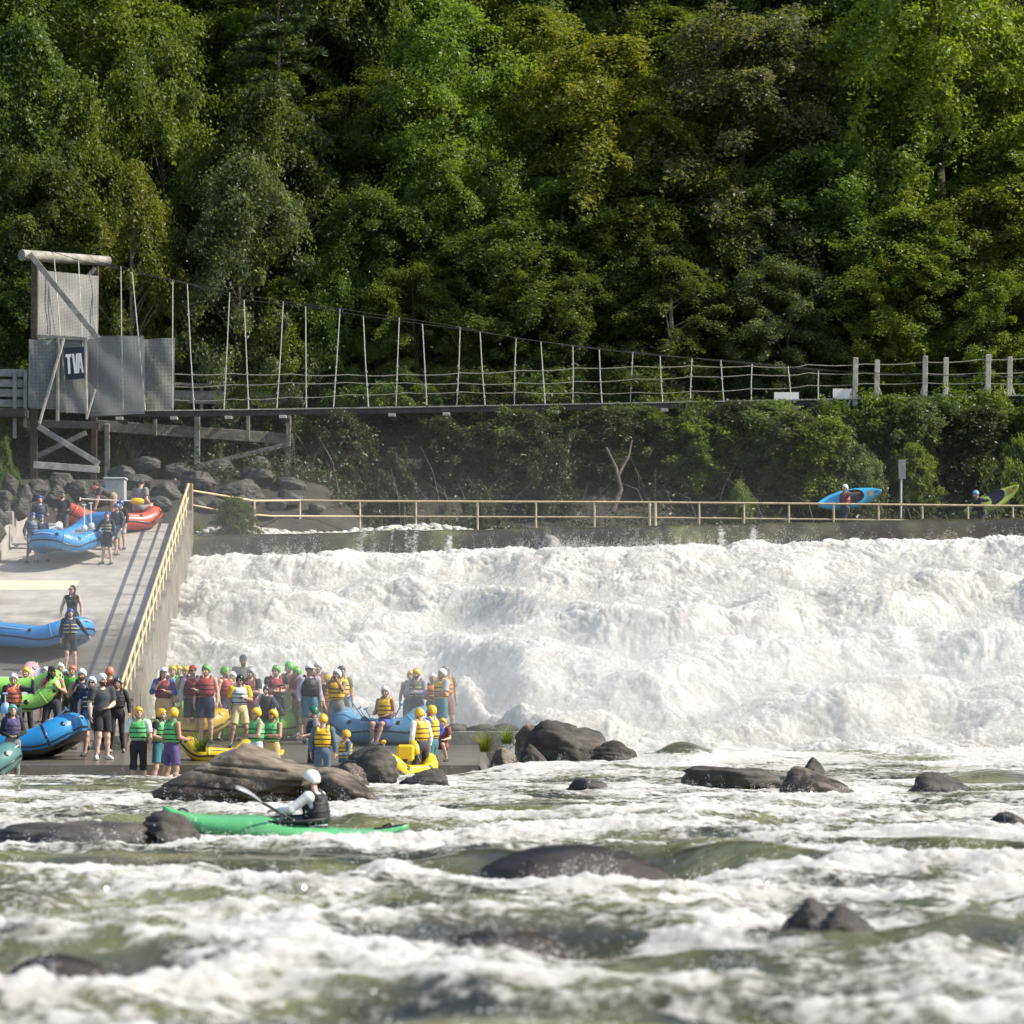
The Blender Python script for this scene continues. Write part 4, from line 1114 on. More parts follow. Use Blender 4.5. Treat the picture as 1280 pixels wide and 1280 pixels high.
def mesh_material(key, col, pitch, fill):
    m = bpy.data.materials.new(key); m.use_nodes = True
    n, l = m.node_tree.nodes, m.node_tree.links
    b = n["Principled BSDF"]; b.inputs["Roughness"].default_value = .55; b.inputs["Metallic"].default_value = .0
    tc = n.new("ShaderNodeTexCoord"); sp = n.new("ShaderNodeSeparateXYZ"); l.new(tc.outputs["Object"], sp.inputs[0])
    nz = n.new("ShaderNodeTexNoise"); nz.inputs["Scale"].default_value = 1.3; nz.inputs["Detail"].default_value = 6; l.new(tc.outputs["Object"], nz.inputs["Vector"])
    rp = n.new("ShaderNodeValToRGB"); rp.color_ramp.elements[0].color = (*[c * .7 for c in col], 1); rp.color_ramp.elements[1].color = (*[c * 1.25 for c in col], 1)
    l.new(nz.outputs["Fac"], rp.inputs[0]); l.new(rp.outputs[0], b.inputs["Base Color"])
    outs = []
    for i in (0, 2):
        a = n.new("ShaderNodeMath"); a.operation = 'MULTIPLY'; a.inputs[1].default_value = 1 / pitch; l.new(sp.outputs[i], a.inputs[0])
        f = n.new("ShaderNodeMath"); f.operation = 'FRACT'; l.new(a.outputs[0], f.inputs[0])
        c = n.new("ShaderNodeMath"); c.operation = 'LESS_THAN'; c.inputs[1].default_value = fill; l.new(f.outputs[0], c.inputs[0]); outs.append(c.outputs[0])
    mx = n.new("ShaderNodeMath"); mx.operation = 'MAXIMUM'; l.new(outs[0], mx.inputs[0]); l.new(outs[1], mx.inputs[1])
    t = n.new("ShaderNodeBsdfTransparent"); ms = n.new("ShaderNodeMixShader")
    l.new(mx.outputs[0], ms.inputs[0]); l.new(t.outputs[0], ms.inputs[1]); l.new(b.outputs[0], ms.inputs[2]); l.new(ms.outputs[0], n["Material Output"].inputs[0])
    return m
MESH = mesh_material("grey_wire_mesh", (.46, .45, .42), .05, .26)
MESHD = mesh_material("dense_wire_mesh", (.31, .305, .29), .05, .48)
def screen(name, quad, m, par, th=.008):
    """wire screen stretched between four corners, slightly slack"""
    a, b, c, d = quad; N, K = 14, 10; v = []
    for j in range(K + 1):
        for i in range(N + 1):
            s_, t_ = i / N, j / K
            p = a.lerp(b, s_).lerp(d.lerp(c, s_), t_)
            v.append(p + Vector((0, .05 * math.sin(s_ * 5 + t_ * 4) * math.sin(math.pi * t_) + .02 * math.sin(s_ * 9 - t_ * 11), 0)))
    n0 = len(v); v += [p + Vector((0, th, 0)) for p in v]
    f = []
    for j in range(K):
        for i in range(N):
            q = j * (N + 1) + i; f += [(q, q + 1, q + N + 2, q + N + 1), (n0 + q + N + 1, n0 + q + N + 2, n0 + q + 1, n0 + q)]
    mb = MB(); mb.add(v, f, True); return mb.build(name, m, par)
screen("mesh_screen", (P(47, 337, 121.2), P(123, 345, 122.9), P(122, 424, 122.9), P(47, 424, 121.2)), MESHD, tw)
screen("mesh_screen", (P(36, 424, 120.7), P(70, 426, 120.7), P(72, 512, 120.7), P(35, 510, 120.7)), MESH, tw)
screen("mesh_screen", (P(70, 424, 120.85), P(110, 424, 120.85), P(110, 517, 120.85), P(70, 515, 120.85)), MESHD, tw)
screen("mesh_screen", (P(109, 420, 121.2), P(180, 420, 121.2), P(181, 517, 121.2), P(108, 521, 121.2)), MESHD, br)
screen("mesh_screen", (P(179, 424, 122.4), P(219, 422, 122.4), P(217, 513, 122.4), P(180, 513, 122.4)), MESH, br)
# navy sign with three letters
sg = wthing("sign", "navy square sign with tall white letters TVA hung on the mesh screen", "sign", P(92, 474, 120.2))
mb = MB(); A, B_ = P(79.5, 435, 120.2), P(105, 433, 120.2); C_ = P(106, 473, 120.2); D_ = P(82, 475, 120.2)
th = Vector((0, .03, 0)); mb.add([A, B_, C_, D_, A + th, B_ + th, C_ + th, D_ + th], [(3, 2, 1, 0), (4, 5, 6, 7), (0, 1, 5, 4), (1, 2, 6, 5), (2, 3, 7, 6), (3, 0, 4, 7)]); mb.build("board", mat("navy_sign_board", (.010, .014, .028), .5, .2, 6), sg)
def sgp(s_, t_):
    p = A.lerp(B_, s_).lerp(D_.lerp(C_, s_), t_); return p + Vector((0, -.008, 0))
LW = mat("white_lettering", (.80, .78, .72), .6, .06, 8)
def letter(polys):
    mb = MB()
    for poly in polys:
        v = [sgp(*q) for q in poly]; n = len(v); v += [p + Vector((0, .006, 0)) for p in v]
        mb.add(v, [tuple(range(n)), tuple(range(n, 2 * n))[::-1]] + [(i, n + i, n + (i + 1) % n, (i + 1) % n) for i in range(n)])
    mb.build("lettering", LW, sg)
t0, t1 = .20, .82
letter([[(.07, t0), (.36, t0), (.36, t0 + .10), (.07, t0 + .10)], [(.155, t0 + .10), (.275, t0 + .10), (.275, t1), (.155, t1)]])
letter([[(.39, t0), (.50, t0), (.545, t1 - .22), (.545, t1), (.475, t1)], [(.70, t0), (.61, t1), (.545, t1), (.545, t1 - .22), (.59, t0)]])
letter([[(.72, t0), (.79, t0), (.79, t0 + .2), (.715, t1), (.62, t1)], [(.79, t0), (.85, t0), (.95, t1), (.855, t1), (.79, t0 + .2)], [(.735, .58), (.84, .58), (.855, .68), (.72, .68)]])

# wooden walkway behind the bridge
wk = wthing("wooden_walkway", "grey timber walkway on posts with a plank fence behind the bridge's left part", "walkway", P(240, 590, 124))
for (xa, ya, xb, yb, wd, th, D, nm) in ((122, 532, 366, 549, .40, .09, 123.4, "girder"), (120, 521, 372, 521, .20, 3.6, 125.6, "deck"), (134, 530, 134, 603, .17, .17, 123.3, "post"), (246.5, 514, 246.5, 583, .19, .19, 123.3, "post"), (310, 514, 310, 551, .13, .13, 123.2, "post"), (361, 520, 359, 612, .17, .17, 123.3, "post"), (194, 524, 194, 545, .12, .12, 123.2, "post"), (245, 583, 363, 555, .17, .09, 123.2, "brace"), (370, 485, 370, 533, .22, .16, 125.6, "post"), (218, 480, 372, 484, .10, .05, 125.5, "plank"), (218, 497, 372, 500, .42, .05, 125.5, "plank"), (218, 490, 372, 492, .12, .05, 125.55, "plank"), (252, 484, 252, 525, .16, .12, 125.6, "post"), (370, 532, 440, 535, .22, .08, 126.5, "plank"), (355, 545, 362, 612, .08, .08, 124.5, "post")):
    beam((P(xa, ya, D), P(xb, yb, D)), wd, th, WOOD, wk, nm)
fc = wthing("plank_fence", "grey plank fence left of the bridge tower at the left edge", "fence", P(10, 520, 121))
for y0 in (465, 478, 490, 503):
    beam((P(-60, y0, 121), P(34, y0 + 1.5, 121)), .27, .05, WOOD, fc, "plank")
for x0, yb in ((18.5, 548), (32, 535), (-30, 560)):
    beam((P(x0, 463, 120.9), P(x0, yb, 120.9)), .17, .13, WOOD, fc, "post")
beam((P(-60, 517, 121), P(34, 517, 121)), .3, .9, WOODDARK, fc, "deck_beam")
# vehicle behind the fence
vn = wthing("parked_vehicle", "dark vehicle with a pale blue windshield half hidden behind the plank fence", "vehicle", (P(10, 470, 128).x, 128, P(10, 500, 128).z))
q0 = P(10, 444, 128)
mb = MB(); mb.prism([(-2.9, -1.9), (.55, -1.9), (.8, -1.0), (.66, -.72), (.30, -.06), (.1, 0), (-2.8, 0), (-2.9, -.2)], q0 + Vector((0, .9, 0)), (1, 0, 0), (0, 0, 1), 1.8); mb.build("body", mat("dark_vehicle_paint", (.02, .022, .026), .3, .1, 3, coat=.5), vn)
mb = MB(); mb.prism([(.02, -.10), (.27, -.10), (.60, -.70), (.02, -.70)], q0 + Vector((0, -.905, 0)), (1, 0, 0), (0, 0, 1), .01); mb.build("windshield", mat("blue_glass", (.16, .24, .32), .12, .1, 2), vn)
mb = MB(); mb.prism([(-1.2, -.12), (-.1, -.12), (-.1, -.7), (-1.2, -.7)], q0 + Vector((0, -.905, 0)), (1, 0, 0), (0, 0, 1), .01); mb.build("side_window", mat("dark_glass", (.015, .02, .025), .1, .1, 2), vn)
for dx in (-2.2, -.1):
    mb = MB(); mb.lathe([(.05, -.12), (.34, -.12), (.36, 0), (.34, .12), (.05, .12)], q0 + Vector((dx, -.82, -1.9)), 20, Matrix.Rotation(R(90), 3, 'X')); mb.build("wheel", BLACKP, vn)
# narrow sign post by the dam crest
sp_ = wthing("sign_post", "thin grey signpost with a small narrow plate on the dam crest", "signpost", P(1126, 645, 112.6))
mb = MB(); mb.tube([P(1126, 648, 112.6), P(1126.5, 598, 112.6)], .035, 8); mb.build("post", STEEL, sp_)
mb = MB(); a, b = P(1127.5, 575, 112.55), P(1127.5, 599, 112.55); mb.box((a + b) / 2, (.23, .03, (a - b).length), None, .008); mb.build("plate", mat("grey_sign_back", (.26, .26, .25), .6, .15, 5), sp_)
# pale cabinet on the bank behind the red raft
cb = wthing("utility_cabinet", "pale grey box standing on the bank behind the stooping man", "box", P(148, 625, 106.4))
mb = MB(); a, b = P(140, 599, 106.4), P(140, 625, 106.4); mb.box((a + b) / 2 + Vector((.08, .3, 0)), (.62, .55, (a - b).length), None, .02); mb.build("case", mat("pale_cabinet", (.38, .38, .36), .6, .12, 4), cb)
mb = MB(); mb.box(a + Vector((.08, .3, .03)), (.70, .62, .06), None, .015); mb.build("lid", mat("pale_lid", (.5, .5, .48), .6, .1, 4), cb)
# ------------------------------------------------------------------ rafts, kayaks, paddles
def vinyl(key, c, var=.10): return mat("vinyl_" + key, c, .33, var, 2.2, .06, 8, coat=.15)
VIN = {"blue": vinyl("blue", (.045, .24, .52)), "deepblue": vinyl("deepblue", (.02, .22, .50)), "red": vinyl("red", (.52, .085, .045)), "lime": vinyl("lime", (.22, .46, .03)), "palegreen": vinyl("palegreen", (.30, .62, .12)), "yellow": vinyl("yellow", (.70, .47, .015)), "mustard": vinyl("mustard", (.48, .33, .03)), "slateblue": vinyl("slateblue", (.09, .24, .36)), "seagreen": vinyl("seagreen", (.08, .19, .17)), "pink": vinyl("pink", (.50, .30, .32)), "grey": vinyl("grey", (.34, .35, .37)), "black": vinyl("black", (.014, .014, .015)), "white": vinyl("white", (.70, .70, .68))}
def raft(label, c, yaw, L=3.9, W=1.9, r=.26, col="blue", thw="grey", under=None, pitch=0, roll=0, rocker=.36, nthw=3, group=None, cat="raft", name="raft", line=True, strip=None):
    o = empty(name, label, cat, c, (0, 0, 0), group)
    o.rotation_euler = (Matrix.Rotation(R(yaw), 3, 'Z') @ Matrix.Rotation(R(-pitch), 3, 'Y') @ Matrix.Rotation(R(roll), 3, 'X')).to_euler()
    n = 44; path = []
    for i in range(n):
        a = 2 * math.pi * i / n
        ca, sa = math.cos(a), math.sin(a)
        x = math.copysign(abs(ca) ** .55, ca) * (L / 2 - r); y = math.copysign(abs(sa) ** .62, sa) * (W / 2 - r)
        z = r + rocker * max(0, (abs(x) / (L / 2 - r) - .45) / .55) ** 1.9
        path.append(Vector((x, y, z)))
    mb = MB(); mb.tube(path, [r * (1 + .02 * math.sin(i * 1.7)) for i in range(n)], 18, closed=True); tb = mb.build("tube", VIN[col], o)
    # seams round the tube, a rubbing strake and patches carrying rings
    for i in range(2, n, 6):
        mb = MB(); d = (path[(i + 1) % n] - path[i - 1]).normalized(); q = d.to_track_quat('Z', 'Y').to_matrix()
        mb.lathe([(r * 1.002, -.03), (r * 1.022, -.028), (r * 1.022, .028), (r * 1.002, .03)], path[i], 20, q); mb.build("seam_band", VIN[under or col], tb)
    outs = []
    for i, p in enumerate(path):
        t = (path[(i + 1) % n] - path[i - 1]).normalized(); q = Vector((p.x, p.y, 0)).normalized(); outs.append((q - t * q.dot(t)).normalized())
    mb = MB(); mb.tube([p + q * (r * 1.0) for p, q in zip(path, outs)], .024, 6, closed=True)
    mb.build("rub_strake", VIN[strip or "black"], tb)
    if under:
        v = []; m = 10
        for i, p in enumerate(path):
            out = Vector((p.x, p.y, 0)).normalized()
            t = (path[(i + 1) % n] - path[i - 1]).normalized(); out = (out - t * out.dot(t)).normalized(); up = t.cross(out); up = up if up.z > 0 else -up
            for j in range(m + 1):
                a = R(-205 + 190 * j / m)
                v.append(p + out * math.cos(a) * r * 1.03 + up * math.sin(a) * r * 1.03)
        f = [(i * (m + 1) + j, i * (m + 1) + j + 1, ((i + 1) % n) * (m + 1) + j + 1, ((i + 1) % n) * (m + 1) + j) for i in range(n) for j in range(m)]
        mb = MB(); mb.add(v, f, True); mb.build("chafer", VIN["black"], o)
    mb = MB()
    fl = [Vector((p.x * .97, p.y * .93, p.z - r * .62)) for p in path]
    mb.add(fl + [Vector((0, 0, r * .38))] + [p - Vector((0, 0, .08)) for p in fl] + [Vector((0, 0, r * .38 - .08))], [(i, (i + 1) % n, n) for i in range(n)] + [(n + 1 + (i + 1) % n, n + 1 + i, 2 * n + 1) for i in range(n)] + [((i + 1) % n, i, n + 1 + i, n + 1 + (i + 1) % n) for i in range(n)], True)
    mb.build("floor", VIN["grey"], o)
    for k in range(nthw):
        x = (k - (nthw - 1) / 2) * L * .21; mb = MB()
        mb.tube([(x, -(W / 2 - r * 1.5), r * 1.05), (x, 0, r * 1.12), (x, W / 2 - r * 1.5, r * 1.05)], [r * .72] * 3, 14); mb.build("thwart", VIN[thw], o)
    if line:
        pts = []
        for i in range(n * 2):
            p = path[(i // 2) % n].lerp(path[(i // 2 + 1) % n], .5 * (i % 2)); out = outs[(i // 2) % n]
            pts.append(p + out * (r * .72) + Vector((0, 0, r * (.76 - .10 * abs(math.sin(i * math.pi / 11))))))
        mb = MB(); mb.tube(pts, .011, 5, closed=True); mb.build("grab_line", mat("white_line", (.6, .6, .56), .8), o)
        for i in range(0, n, 5):
            p = path[i]; out = outs[i]; nn = (out * .72 + Vector((0, 0, .70))).normalized(); mb = MB()
            mb.lathe([(.001, .014), (.055, .012), (.062, 0)], p + nn * (r * .995), 12, nn.to_track_quat('Z', 'Y').to_matrix())
            mb.build("ring_patch", VIN["black" if col != "mustard" else "mustard"], o)
    return o
def kayak(label, c, rot, L=2.7, W=.66, H=.33, col="green", tail=False, group=None, decal=None):
    """hull along local X with the bow at -X, deck up +Z"""
    o = empty("kayak", label, "kayak", c, (0, 0, 0), group); o.rotation_euler = rot.to_euler() if hasattr(rot, 'to_euler') else rot
    N, M_ = 40, 20; v = []
    def sec(t):
        s_ = math.sin(math.pi * min(max(t, 0), 1))
        wd = W / 2 * (max(s_, 0) ** .62) * (1 - .10 * (t - .5)); 
        zb = .26 * (abs(t - .52) / .5) ** 2.4; 
        zt = H * (.62 + .38 * math.exp(-((t - .40) / .22) ** 2)) + zb * .75 - .12 * max(0, t - .6) / .4 * .6
        zt = max(zt, zb + .05)
        return wd, zb, zt
    for i in range(N + 1):
        t = i / N; wd, zb, zt = sec(t)
        if i in (0, N): wd = .02
        for j in range(M_):
            a = 2 * math.pi * j / M_; ca, sa = math.cos(a), math.sin(a)
            y = math.copysign(abs(ca) ** .75, ca) * wd
            mid = zb + (zt - zb) * .48
            z = mid + (sa * (zt - mid) if sa > 0 else math.copysign(abs(sa) ** .6, sa) * (mid - zb))
            v.append(((t - .5) * L, y, z))
    f = [(i * M_ + j, i * M_ + (j + 1) % M_, (i + 1) * M_ + (j + 1) % M_, (i + 1) * M_ + j) for i in range(N) for j in range(M_)]
    f += [tuple(range(M_))[::-1], tuple(N * M_ + j for j in range(M_))]
    f = [tuple(reversed(q)) for q in f]
    mb = MB(); mb.add(v, f, True); mb.build("hull", mat("kayak_" + col, {"green": (.10, .40, .15), "sky": (.05, .40, .66), "leaf": (.20, .36, .07)}[col], .3, .10, 2.0, .05, 10, coat=.3, col2={"leaf": (.42, .48, .08)}.get(col)), o)
    wd, zb, zt = sec(.52)
    ring = [Vector((.06 + .43 * math.cos(a), .235 * math.sin(a), zt + .012 + .03 * math.cos(a))) for a in np.linspace(0, 2 * math.pi, 28, endpoint=False)]
    mb = MB(); mb.tube(ring, .022, 8, closed=True); mb.build("cockpit_rim", BLACKP, o)
    mb = MB(); mb.add(ring + [Vector((.06, 0, zt + .02))], [(i, (i + 1) % 28, 28) for i in range(28)], True)
    mb.build("spray_skirt" if tail else "cockpit_shade_sheet", mat("neoprene_and_hollow_shade", (.012, .013, .017), .5, .3, 12), o)  # without a skirt, a dark sheet stands in for the shaded hollow
    for xx in (-.42, .42):
        wd, zb, zt = sec(.5 + xx); mb = MB(); mb.tube([(xx * L - .07, 0, zt), (xx * L, 0, zt + .035), (xx * L + .07, 0, zt)], .012, 6); mb.build("grab_handle", BLACKP, o)
    if tail:
        mb = MB()
        vv_ = []
        for i in range(9):
            t = .86 + .135 * i / 8; wd, zb, zt = sec(t)
            for j in range(9):
                a = math.pi * (j / 8) ; vv_.append(((t - .5) * L, math.cos(a) * wd * .85, zb + (zt - zb) * .48 + math.sin(a) * (zt - zb) * .52 + .008))
        mb.add(vv_, [(i * 9 + j, (i + 1) * 9 + j, (i + 1) * 9 + j + 1, i * 9 + j + 1) for i in range(8) for j in range(8)], True); mb.build("tail_pad", BLACKP, o)
    if decal:
        wd, zb, zt = sec(.80); wd2, zb2, zt2 = sec(.87); mb = MB(); mb.add([(.30 * L, -.10, zt + .004), (.37 * L, -.09, zt2 + .004), (.37 * L, .09, zt2 + .004), (.30 * L, .10, zt + .004)], [(0, 1, 2, 3)]); mb.build("decal", mat("decal_" + decal, {"orange": (.6, .38, .2), "rust": (.55, .25, .03)}[decal], .5, .4, 20), o)
    return o
def paddle(label, a, b, blade="yellow", shaft="black", double=False, bw=.20, bl=.46, group=None, tgrip=True, facing=(0, -1, 0), shaftm=None):
    """paddle from its grip at a to the blade tip at b"""
    a, b = Vector(a), Vector(b); o = wthing("paddle", label, "paddle", a, group)
    d = (b - a).normalized(); sd = d.cross(Vector(facing)).normalized(); nz = sd.cross(d)
    mb = MB(); mb.tube([a, b - d * bl * .8], .017, 8); mb.build("shaft", shaftm or mat("shaft_" + shaft, CLOTH_RGB[shaft], .4), o)
    def bladeshape(tip, dr):
        mb = MB(); v = []; K = 10
        for i in range(K + 1):
            t = i / K; wv = bw / 2 * (.15 + .85 * math.sin(math.pi * min(1, .12 + t * .72)) ** .8) * (1 if t < .93 else .75)
            c = tip - dr * bl * (1 - t); cam_ = .03 * math.sin(math.pi * t)
            for q in (-1, 0, 1): v.append(c + sd * wv * q + nz * (cam_ + (.012 if q == 0 else 0)))
        n = len(v); v += [p - nz * .012 for p in v]
        f = []
        for i in range(K):
            for q in range(2): k = i * 3 + q; f += [(k, k + 1, k + 4, k + 3), (n + k + 3, n + k + 4, n + k + 1, n + k)]
            f += [(i * 3, i * 3 + 3, n + i * 3 + 3, n + i * 3), (i * 3 + 2, n + i * 3 + 2, n + i * 3 + 5, i * 3 + 5)]
        f += [(0, n, n + 1, 1), (1, n + 1, n + 2, 2), (K * 3, K * 3 + 1, n + K * 3 + 1, n + K * 3), (K * 3 + 1, K * 3 + 2, n + K * 3 + 2, n + K * 3 + 1)]
        mb.add(v, f, True); mb.build("blade", mat("blade_" + blade, CLOTH_RGB[blade], .35, .08, 8), o)
    bladeshape(b, d)
    if double: bladeshape(a, -d)
    elif tgrip:
        mb = MB(); mb.tube([a - sd * .055, a + sd * .055], .02, 8); mb.build("t_grip", mat("shaft_" + shaft, CLOTH_RGB[shaft], .4), o)
    return o
CLOTH_RGB = {"yellow": (.72, .45, .02), "black": (.02, .02, .022), "white": (.7, .7, .66), "blue": (.08, .22, .40), "silver": (.45, .47, .48), "steelgrey": (.26, .27, .28), "slate": (.05, .09, .13), "paleblue": (.35, .55, .68)}
def at(px, D, z): return Vector(((px - 640) / sc(D), D, z))
SL = 15.0
raft("red raft at the top of the ramp beneath the stooping man", at(136, 102.3, ramp_z(102.3) + .02), 32, 3.3, 1.6, .25, "red", "red", rocker=.28)
raft("blue raft carried up the ramp by people in blue helmets", at(95, 98.4, ramp_z(98.4) + .34), 62, 3.3, 1.75, .26, "blue", pitch=13, rocker=.30)
raft("blue raft on the wet part of the ramp cut by the left edge", at(22, 88.0, ramp_z(88.0) + .12), -24, 4.1, 2.0, .28, "blue", pitch=-5, rocker=.34)
raft("pale green raft held tilted above the heads at the left edge", at(0, 79.7, 1.60), 5, 3.0, 1.25, .20, "palegreen", "palegreen", roll=30, nthw=2)
raft("pale pink and blue raft glimpsed behind the pale green one", at(-6, 84.0, ramp_z(84.0) - .10), 10, 2.3, 1.4, .22, "pink", "blue", pitch=4, strip="blue")
raft("big blue raft with a black underside at the left front of the landing", at(-14, 75.6, plat_z(75.6) - .02), -8, 4.4, 2.1, .31, "deepblue", "deepblue", under="black", rocker=.40)
raft("dark sea green raft bow poking in at the left edge below the landing", at(-92, 71.4, -.22), 4, 4.0, 1.9, .28, "seagreen", "seagreen", rocker=.42)
raft("mustard yellow raft behind the three green vests", at(196, 82.2, plat_z(82.2)), 6, 3.6, 1.8, .28, "mustard", "yellow", rocker=.30)
raft("lime green raft behind the people in red vests", at(306, 83.2, plat_z(83.2)), 5, 3.5, 1.8, .31, "lime", "lime", rocker=.32)
raft("blue grey raft with paddles on it and a seated man in a yellow vest", at(478, 81.3, plat_z(81.3)), -7, 2.55, 1.7, .30, "slateblue", "slateblue", rocker=.30)
raft("bright yellow inflatable lying behind the big tan slab boulder", at(272, 75.0, plat_z(75) - .10), 8, 1.6, 1.0, .18, "yellow", "yellow", pitch=-3, rocker=.22, nthw=2)
raft("small yellow inflatable between the dark wet boulder and the pair at its right", at(506, 71.2, -.05), 60, 1.9, .9, .17, "yellow", "yellow", rocker=.26, nthw=1)
# upright yellow seat back of that boat
o = wthing("dry_box", "yellow box standing in the small yellow inflatable", "box", P(506, 955, 71.0))
mb = MB(); a = P(507, 941, 71.0); mb.box(a, (.36, .2, .34), None, .05); mb.build("case", VIN["yellow"], o)
mb = MB(); mb.box(a + Vector((0, -.115, -.16)), (.10, .02, .06), None, .006); mb.build("latch", BLACKP, o)
# kayaks on the dam crest
def kmat(yaw, pitch, roll): return Matrix.Rotation(R(yaw), 3, 'Z') @ Matrix.Rotation(R(pitch), 3, 'Y') @ Matrix.Rotation(R(roll), 3, 'X')
kayak("sky blue kayak shouldered on its side by a kayaker on the dam crest", P(1061, 625, 113.3) , kmat(0, -13, 78), 2.2, .66, .32, "sky", decal="orange")
kayak("green and yellow kayak tilted steeply on a kayaker's shoulder at the right edge", P(1240, 629, 113.6), kmat(0, -27, 62), 2.05, .64, .32, "leaf", decal="rust")
kayak("bright green kayak running the rapids with a paddler in a white helmet", at(357, 40.0, -.15), kmat(3, 2.0, 6), 2.86, .66, .33, "green", tail=True)
paddle("double bladed paddle held low in front of the paddler in the green kayak", P(293, 983, 39.3), P(412, 1052, 40.2), "steelgrey", "black", double=True, bw=.16, bl=.42, facing=(.1, -.45, .9))
# paddles lying and standing in the rafts
PG = "blue grey shafted paddle sticking out of the blue grey raft"
for x0, y0, x1, y1, D, dd, lb, gp in ((436, 872, 462, 909, 80.6, 0.2, "paddle leaning far left with its grip highest above the blue grey raft", None), (449, 885, 466, 912, 81.0, 0.1, PG, "paddles in the blue grey raft"), (457, 886, 470, 912, 81.3, 0, PG, "paddles in the blue grey raft"), (492, 882, 489, 910, 81.2, .1, "upright paddle right of the seated man in the yellow vest", None), (502, 880, 487, 909, 81.4, 0, "paddle slanting left whose grip is rightmost above the blue grey raft", None)):
    paddle(lb, P(x0, y0, D + dd), P(x1, y1, D), "slate", "blue", group=gp, bl=.3)
paddle("white shafted paddle standing in the raft near the middle of the ramp's top", P(105.5, 631, 98.6), P(105, 665, 98.6), "white", "white", bl=.2)
paddle("second white shafted paddle, beside the first in the carried raft", P(113.5, 629, 98.8), P(114, 662, 98.8), "white", "white", bl=.2)
paddle("pale blue paddle slanting across the big blue raft", P(83, 886, 75.0), P(56, 910, 75.2), "paleblue", "paleblue", bl=.3)
paddle("pale blue paddle with its grip up at the left edge among the crowd", P(6.5, 867, 77), P(6.5, 892, 77), "paleblue", "paleblue", bl=.25)
paddle("long black paddle held upright by the woman in the striped helmet", P(350, 857, 81.2), P(350, 944, 74.5), "yellow", "black", bl=.45)
paddle("yellow paddle blade standing beside the yellow box", P(525, 953, 71.2), P(515, 926, 71.4), "yellow", "black", tgrip=False, bl=.34, bw=.19)
paddle("yellow paddle with a blue shaft lying behind the dark wet boulder", P(481, 944, 72.5), P(479, 925, 72.6), "yellow", "blue", tgrip=False, bl=.10, bw=.12)
paddle("white paddle resting across the carried blue raft at its left", P(40, 668, 98.3), P(78, 655, 98.8), "white", "white", bl=.25)
paddle("yellow and pale paddle lying along the red raft", P(100, 623.5, 101.5), P(180, 627, 101.8), "yellow", "white", bl=.4)
# ------------------------------------------------------------------ implicit surfaces for people, helmets and clothes
class SDF:
    """round cones, ellipsoids and boxes blended into ONE continuous surface (surface nets)"""
    def __init__(s, res=.013): s.res = res; s.p = []
    def cone(s, a, b, ra, rb, k=.03, flat=None):
        s.p.append(('c', np.array(a, float), np.array(b, float), ra, rb, k, flat)); return s
    def ell(s, c, r, k=.03, rot=None):
        s.p.append(('e', np.array(c, float), np.array(r, float), None if rot is None else np.array(rot, float), 0, k, None)); return s
    def cut(s, p, n):                       # keep the side n points away from
        s.p.append(('cut', np.array(p, float), np.array(n, float) / np.linalg.norm(n), 0, 0, 0, None)); return s
    def sub(s, a, b, r, k=.0): s.p.append(('s', np.array(a, float), np.array(b, float), r, r, k, None)); return s
    def dist(s, q, X):
        t, a, b, ra, rb, k, flat = q
        if t in 'cs':
            d = b - a; L2 = float(d @ d) + 1e-12
            pa = X - a
            h = np.clip((pa @ d) / L2, 0, 1)
            f = np.linalg.norm(pa - h[..., None] * d, axis=-1) - (ra + (rb - ra) * h)
            if flat:
                dn = d / math.sqrt(L2)
                if 'b' in flat: f = np.maximum(f, (X - b) @ dn)
                if 'a' in flat: f = np.maximum(f, -((X - a) @ dn))
            return f
        if t == 'e':
            Y = X - a
            if ra is not None: Y = Y @ ra
            k0 = np.linalg.norm(Y / b, axis=-1); k1 = np.linalg.norm(Y / (b * b), axis=-1)
            return k0 * (k0 - 1) / np.maximum(k1, 1e-9)
    def mesh(s):
        lo = np.full(3, 1e9); hi = -lo
        def bb(q):
            t, a, b, ra, rb, k, flat = q
            if t in 'cs': return np.minimum(a - ra, b - rb), np.maximum(a + ra, b + rb)
            m = b if ra is None else np.full(3, b.max())
            return a - m, a + m
        for q in s.p:
            if q[0] in 'ce':
                l_, h_ = bb(q); lo = np.minimum(lo, l_); hi = np.maximum(hi, h_)
        r = s.res; lo = lo - 3 * r; n = np.ceil((hi + 3 * r - lo) / r).astype(int) + 1
        Fd = np.full(n, 5.0, np.float64)
        ax = [lo[i] + r * np.arange(n[i]) for i in range(3)]
        for q in s.p:
            if q[0] == 'cut':
                X = np.stack(np.meshgrid(*ax, indexing='ij'), -1); Fd = np.maximum(Fd, (X - q[1]) @ q[2]); continue
            l_, h_ = bb(q); m = q[5] + 2.5 * r
            i0 = np.maximum(np.floor((l_ - m - lo) / r).astype(int), 0); i1 = np.minimum(np.ceil((h_ + m - lo) / r).astype(int) + 1, n)
            if np.any(i1 <= i0): continue
            sl = tuple(slice(i0[i], i1[i]) for i in range(3))
            X = np.stack(np.meshgrid(*[ax[i][sl[i]] for i in range(3)], indexing='ij'), -1)
            d = s.dist(q, X); A = Fd[sl]
            if q[0] == 's': Fd[sl] = np.maximum(A, -d); continue
            k = max(q[5], 1e-6); h = np.clip(.5 + .5 * (A - d) / k, 0, 1)
            Fd[sl] = A * (1 - h) + d * h - k * h * (1 - h)
        return nets(Fd, lo, r)
